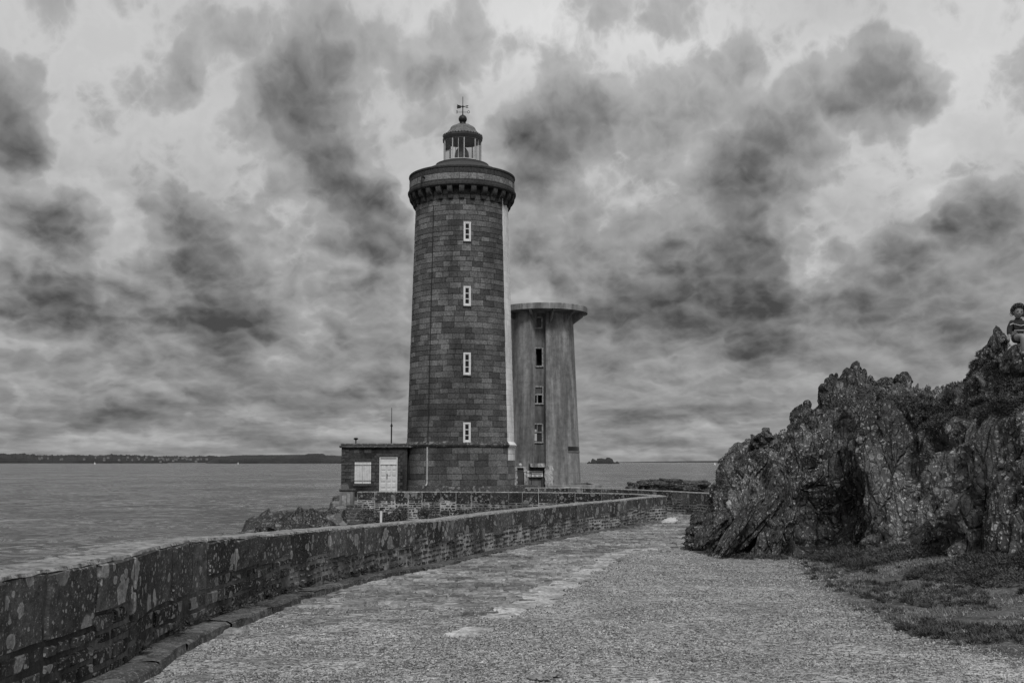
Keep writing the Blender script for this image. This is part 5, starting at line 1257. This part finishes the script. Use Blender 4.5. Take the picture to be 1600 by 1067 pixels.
# ================================================================ far shore
M_hill = stone_mat('far_hillside', .022, .034, .25, 0, 3, 0, .0, .01, .95, .004)
def ridge(name, prof, Y, depth, jag, seed, step=.8):
    pxs = np.arange(prof[0][0], prof[-1][0], step); pys = np.interp(pxs, *np.array([q[:2] for q in prof]).T)
    q = np.stack([pxs*.16, 0*pxs, 0*pxs+seed], 1); j = fbm(q, 5, seed, .7); pys = pys-jag*np.maximum(j+.1, -.2)
    j2 = (vnoise(q*5, seed+2) > .15)*vnoise(q*9, seed+4)*jag*.5; pys = pys-np.abs(j2)*1.0
    X = np.array([P(a, 720, Y)[0] for a in pxs]); Z = np.array([P(a, b, Y)[2] for a, b in zip(pxs, pys)]); Z = np.maximum(Z, SEA+.5)
    rows = []
    for t, dy in ((0, 0), (.25, .02), (.55, .10), (.85, .30), (1, .5), (.7, .8), (0, 1)):
        jz = 1+.10*vnoise(np.stack([pxs*.3, 0*pxs+t*9, 0*pxs], 1), seed+8) if 0 < t < 1 else 1
        rows.append(np.stack([X*(1+dy*depth/Y), 0*X+Y+dy*depth, (SEA-2)+(Z*(1+0*dy)-(SEA-2))*t*jz*(1+(dy*depth/Y if t == 1 else 0))], -1))
    A = np.stack(rows, 0); return tag(np_mesh(name, A.reshape(-1, 3), gridf(A.shape[0], A.shape[1]), M_hill), kind='structure')
ridge('far_coast', [(-500, 712), (-60, 710), (0, 709.5), (35, 709.), (60, 711.5), (100, 711), (150, 712), (170, 710.5), (200, 711), (240, 713), (300, 713.5), (330, 712.5), (352, 714), (420, 716), (470, 718)], 9800, 1200, 2.4, 3)
ridge('far_headland', [(322, 723), (334, 716), (345, 712.8), (380, 711), (430, 710.6), (476, 710.3), (482, 708.8), (505, 708.8), (508, 711), (533, 712.2), (600, 716), (660, 722)], 8600, 900, .6, 9)
M_beach = plain('pale_shore', .30, .8)
mb = MB(); a = P(262, 722, 9500); b_ = P(338, 722, 8800); mb.add([(a[0], 9500, SEA+1), (b_[0], 8800, SEA+1), (b_[0], 8800, SEA+5), (a[0], 9500, SEA+5), (a[0], 9560, SEA+1), (b_[0], 8860, SEA+1), (b_[0], 8860, SEA+5), (a[0], 9560, SEA+5)], [(0, 1, 2, 3), (4, 7, 6, 5), (3, 2, 6, 7), (0, 4, 5, 1)])
tag(mb.build('far_beach', M_beach), kind='structure')
ridge('far_islet', [(917, 723), (921, 720.4), (923, 722.5), (924, 718.5), (926, 716), (929, 717.5), (932, 719.5), (933, 716.2), (940, 715.6), (946, 717), (948, 714.6), (952, 714.6), (957, 717), (959, 721.5), (962, 722), (964, 720.2), (968, 722.6)], 7600, 120, .15, 5, .25)
ridge('far_shoreline', [(960, 721.8), (1010, 721.), (1080, 720.2), (1200, 719.2), (1500, 718)], 24000, 1500, .12, 6)
# village houses on the far shore
M_house = plain('far_house_wall', .17, .8); M_hroof = plain('far_house_roof', .06, .8)
proto = None
for i in range(46):
    if i < 30: px = random.gauss(268, 32); py = random.uniform(713.6, 720.2)
    else: px = random.uniform(60, 230); py = random.uniform(713.5, 718)
    if px > 325: px = 2*325-px
    Y = 9780-random.uniform(5, 60); q = P(px, py, Y); w_ = random.uniform(5, 12)
    o = thing('far_house', 'tiny pale house with a dark pitched roof in the village on the far shore', 'house', 'village houses on the far shore', (q[0], q[1], q[2]))
    mb = MB().box(-w_, w_, -4, 4, -14, 2.6); mb.build('wall', M_house, o)
    MB().add([(-w_-.5, -4.5, 2.6), (w_+.5, -4.5, 2.6), (w_+.5, 4.5, 2.6), (-w_-.5, 4.5, 2.6), (-w_, 0, 6.5), (w_, 0, 6.5)], [(0, 1, 5, 4), (2, 3, 4, 5), (0, 4, 3), (1, 2, 5), (3, 2, 1, 0)]).build('roof', M_hroof, o)
M_sail = plain('sailcloth', .75, .7)
def sailboat(px, py, Y, hpx, lab):
    s = Y/F; q = P(px, py, Y); o = thing('sailboat', lab, 'boat', None, (q[0], Y, SEA)); h = hpx*s
    MB().add([(-h*.28, 0, h*.10), (h*.34, 0, h*.12), (h*.2, -h*.07, h*.1), (-h*.26, -h*.07, h*.1), (h*.2, h*.07, h*.1), (-h*.26, h*.07, h*.1), (h*.2, 0, -h*.02), (-h*.2, 0, -h*.02)],
             [(1, 2, 6), (2, 3, 7, 6), (1, 6, 4), (4, 6, 7, 5), (3, 5, 7), (1, 4, 5, 3, 2)]).build('hull', M_frame, o)
    MB().tube((h*.02, 0, h*.08), (h*.02, 0, h), h*.012, n=6).build('mast', M_metal, o)
    t = h*.012
    MB().add([(-.0, -t, h*.95), (-h*.28, -t, h*.2), (0, -t, h*.17), (0, t, h*.95), (-h*.28, t, h*.2), (0, t, h*.17)], [(0, 1, 2), (5, 4, 3), (0, 3, 4, 1), (1, 4, 5, 2), (2, 5, 3, 0)]).add([(h*.04, -t, h*.85), (h*.04, -t, h*.17), (h*.3, -t, h*.15), (h*.04, t, h*.85), (h*.04, t, h*.17), (h*.3, t, h*.15)], [(0, 1, 2), (5, 4, 3), (0, 3, 4, 1), (1, 4, 5, 2), (2, 5, 3, 0)]).build('sail', M_sail, o)
sailboat(1117, 724, 3800, 5.5, 'tiny white sailing boat on the horizon just left of the rock outcrop')
sailboat(148, 724, 5200, 4.5, 'tiny white sailing boat off the wooded far shore, left part of the bay')
sailboat(372, 724, 5200, 4., 'tiny white sailing boat under the bare far headland')
sailboat(1061, 722, 9000, 1.6, 'barely visible speck of a boat on the horizon, midway between the islet and the outcrop')

# ================================================================ seated child
def skin(V, E, Rr, root=0, sub=2):
    me = bpy.data.meshes.new('s'); me.from_pydata(V, E, []); o = bpy.data.objects.new('s', me); col.objects.link(o)
    m1 = o.modifiers.new('k', 'SKIN'); m1.use_smooth_shade = True; m2 = o.modifiers.new('u', 'SUBSURF'); m2.levels = sub; m2.render_levels = sub
    sv = me.skin_vertices[0].data
    for i, r in enumerate(Rr): sv[i].radius = (r, r) if not isinstance(r, tuple) else r; sv[i].use_root = (i == root)
    bpy.context.view_layer.update(); ev = o.evaluated_get(bpy.context.evaluated_depsgraph_get()); m = bpy.data.meshes.new_from_object(ev)
    v = [tuple(q.co) for q in m.vertices]; f = [tuple(p.vertices) for p in m.polygons]; bpy.data.objects.remove(o); return v, f
def graph(chains):
    V = []; E = []; Rr = []; key = {}
    for ch in chains:
        prev = None
        for p, r in ch:
            k = tuple(round(q, 4) for q in p)
            if k not in key: key[k] = len(V); V.append(p); Rr.append(r)
            i = key[k]
            if prev is not None: E.append((prev, i))
            prev = i
    return V, E, Rr
M_skin = plain('skin', .21, .5, .05, 8, 0, .0005); M_jacket = plain('dark_jacket', .03, .85, .25, 30); M_stripe = plain('pale_stripe', .55, .8, .1); M_hair = plain('hair', .055, .6, .4, 60); M_trous = plain('dark_shorts', .04, .85, .15, 20); M_shoe = plain('shoe', .04, .6)
CYY = 17.2; cb0 = P(1592, 529, CYY)
ch = thing('person', 'curly haired child in dark striped jacket sitting on top of the outcrop', 'person', None, tuple(cb0))
# local frame: x right in the picture, -y towards the camera, z up; seat at origin
sR, sL = (-.098, 0, .25), (.098, 0, .25)       # shoulders
body = [[((0, .03, .02), .095), ((0, .02, .12), .085), ((0, .0, .22), .09), ((0, -.01, .275), .055), ((0, -.015, .33), .038)]]
armR = [((0, .0, .22), .09), (sR, .045), ((-.15, -.01, .15), .034), ((-.17, -.04, .045), .027), ((-.185, -.07, .005), .021)]
armL = [((0, .0, .22), .09), (sL, .045), ((.15, -.06, .15), .034), ((.12, -.17, .10), .028), ((.07, -.21, .09), .022)]
legR = [((0, .03, .02), .095), ((-.07, -.04, .0), .075), ((-.045, -.26, .015), .056), ((-.05, -.24, -.16), .042), ((-.05, -.22, -.25), .034), ((-.055, -.31, -.285), .03)]
legL = [((0, .03, .02), .095), ((.07, -.04, .0), .075), ((.075, -.25, .085), .056), ((.08, -.24, -.10), .042), ((.08, -.22, -.21), .034), ((.085, -.31, -.245), .03)]
def hand(w, fwd, side, down):
    w = Vector(w); fwd = Vector(fwd).normalized(); side = Vector(side).normalized(); down = Vector(down).normalized(); out = []
    palm = w+fwd*.03
    ch_ = [[(tuple(w), .02), (tuple(palm), (.021))]]
    for i, (o, L) in enumerate(((-.018, .040), (-.006, .046), (.006, .043), (.017, .033))):
        k0 = palm+side*o+fwd*.012; k1 = k0+fwd*L*.5+down*.004; k2 = k1+fwd*L*.35+down*.012
        ch_.append([(tuple(palm), .021), (tuple(k0), .0085), (tuple(k1), .0075), (tuple(k2), .006)])
    t0 = w+fwd*.012-side*.022; ch_.append([(tuple(palm), .021), (tuple(t0), .009), (tuple(t0+fwd*.022-side*.012), .0075)])
    return ch_
hR = hand((-.185, -.07, .005), (-.45, -.75, -.25), (.8, -.5, 0), (0, 0, -1)); hL = hand((.07, -.21, .09), (-.6, -.7, -.1), (.7, -.6, 0), (0, 0, -1))
v, f = skin(*graph(body+[armR, armL, legR, legL]+hR+hL), root=0)
mb = MB().add(v, f)
# head: sculpted ellipsoid, turned slightly
Vv, Ff = ico(4); hd = []
for x, y, z in Vv:
    w_ = 1-.20*max(0, -z)**1.3; d = 1.
    X, Y, Z = x*.070*w_, y*.088, z*.100
    fy = -y
    if fy > .3:
        Y -= .020*math.exp(-((x/.13)**2+((z+.12)/.16)**2))            # nose
        Y += .010*math.exp(-(((abs(x)-.38)/.16)**2+((z-.06)/.10)**2))  # eye sockets
        Y -= .006*math.exp(-((x/.28)**2+((z+.48)/.07)**2))            # lips
        Y -= .008*math.exp(-((x/.25)**2+((z+.82)/.14)**2))            # chin
        Y -= .006*math.exp(-(((abs(x)-.5)/.22)**2+((z+.22)/.2)**2))   # cheeks
    hd.append((X, Y, Z))
from mathutils import Euler
HR = Euler((R(4), R(9), R(-12))).to_matrix(); HC = Vector((0, -.03, .41))
H = lambda q: HC+HR@Vector(q)
mb.add([H(q) for q in hd], [tuple(int(i) for i in t) for t in Ff])
for sx in (-1, 1):
    e = []; 
    for x, y, z in ico(2)[0]: e.append(H((sx*.070+x*.012, y*.02+.005, z*.028-.008)))
    mb.add(e, [tuple(int(i) for i in t) for t in ico(2)[1]])
bo = mb.build('body', M_skin, ch, 60)
for sx in (-1, 1):
    m_ = MB().add([H((sx*.031+x*.011, -.083+y*.009, .008+z*.0038)) for x, y, z in ico(2)[0]], [tuple(int(i) for i in t) for t in ico(2)[1]]); m_.build('eye', M_dark, bo)
    m_ = MB(); m_.tube(H((sx*.016, -.092, .026)), H((sx*.048, -.082, .028)), .004, n=5); m_.build('eyebrow', M_hair, bo)
m_ = MB().tube(H((-.020, -.096, -.050)), H((0, -.101, -.054)), .0035, n=5).tube(H((0, -.101, -.054)), H((.020, -.096, -.050)), .0035, n=5); m_.build('mouth', plain('lips', .12, .5), bo)
# hair: cap plus many curls
mb = MB()
cap_v = []; idx = {}; fs = []
for i, (x, y, z) in enumerate(Vv):
    cap_v.append(H((x*.084, y*.100+.010, z*.112+.010)))
for t in Ff:
    c_ = Vv[t].mean(0)
    if c_[2] > .5+.25*max(0, -c_[1])+.12*math.sin(c_[0]*9) or (c_[1] > -.1 and c_[2] > -.45): fs.append(tuple(int(i) for i in t))
mb.add(cap_v, fs)
for _ in range(620):
    d = rng.normal(0, 1, 3); d /= np.linalg.norm(d)
    if not (d[2] > .34+.25*max(0, -d[1])+.25*random.random() or (d[1] > -.35 and d[2] > -.35)): continue
    p0 = Vector((d[0]*.086, d[1]*.102+.010, d[2]*.114+.010)); tdir = Vector(rng.normal(0, 1, 3)).cross(Vector(d)).normalized(); r_ = random.uniform(.014, .040)
    pts_c = [p0+tdir*(r_*math.cos(a))+Vector(d)*(r_*math.sin(a)+.004) for a in np.linspace(0, 5, 6)]
    for a, b_ in zip(pts_c[:-1], pts_c[1:]): mb.tube(H(a), H(b_), .0032, n=4)
mb.build('hair', M_hair, bo)
def grow(ch_, e): return [(p, r+e) for p, r in ch_]
v, f = skin(*graph([grow(body[0][:4], .014), grow(armR[:4], .010), grow(armL[:4], .010)]), root=0); jk = MB().add(v, f).build('jacket', M_jacket, ch, 60)
v, f = skin(*graph([[((-.055, .0, .30), .028), ((0, -.045, .285), .030), ((.055, .0, .30), .028), ((.03, .05, .31), .028), ((-.03, .05, .31), .028)]]), root=0); MB().add(v, f).build('collar', M_jacket, jk, 60)
mb = MB()
for z0, zc in ((.225, .195), (.12, .12)):
    xs_ = np.linspace(-.098, .098, 9)
    for a, b_ in zip(xs_[:-1], xs_[1:]):
        g_ = lambda x: (x, -.105+abs(x)**2*4.5, zc+(z0-zc)*(abs(x)/.1)**1.2)
        mb.tube(g_(a), g_(b_), .0055, n=6)
mb.tube((-.15, -.045, .215), (-.105, -.07, .235), .008, n=6); mb.tube((.15, -.045, .215), (.105, -.07, .235), .008, n=6)
mb.build('chest_stripe', M_stripe, jk)
v, f = skin(*graph([[((0, .03, .0), .09)]+grow([legR[1], ((-.055, -.17, .01), .058)], .006), [((0, .03, .0), .09)]+grow([legL[1], ((.073, -.17, .05), .058)], .006)]), root=0); MB().add(v, f).build('shorts', M_trous, ch, 60)
for lg_ in (legR, legL):
    a, b_ = Vector(lg_[4][0]), Vector(lg_[5][0]); v, f = skin(*graph([[(tuple(a+Vector((0, .02, -.03))), .042), (tuple((a+b_)/2+Vector((0, 0, -.018))), .042), (tuple(b_+Vector((0, -.01, .0))), .034)]]), root=0); MB().add(v, f).build('shoe', M_shoe, ch, 60)
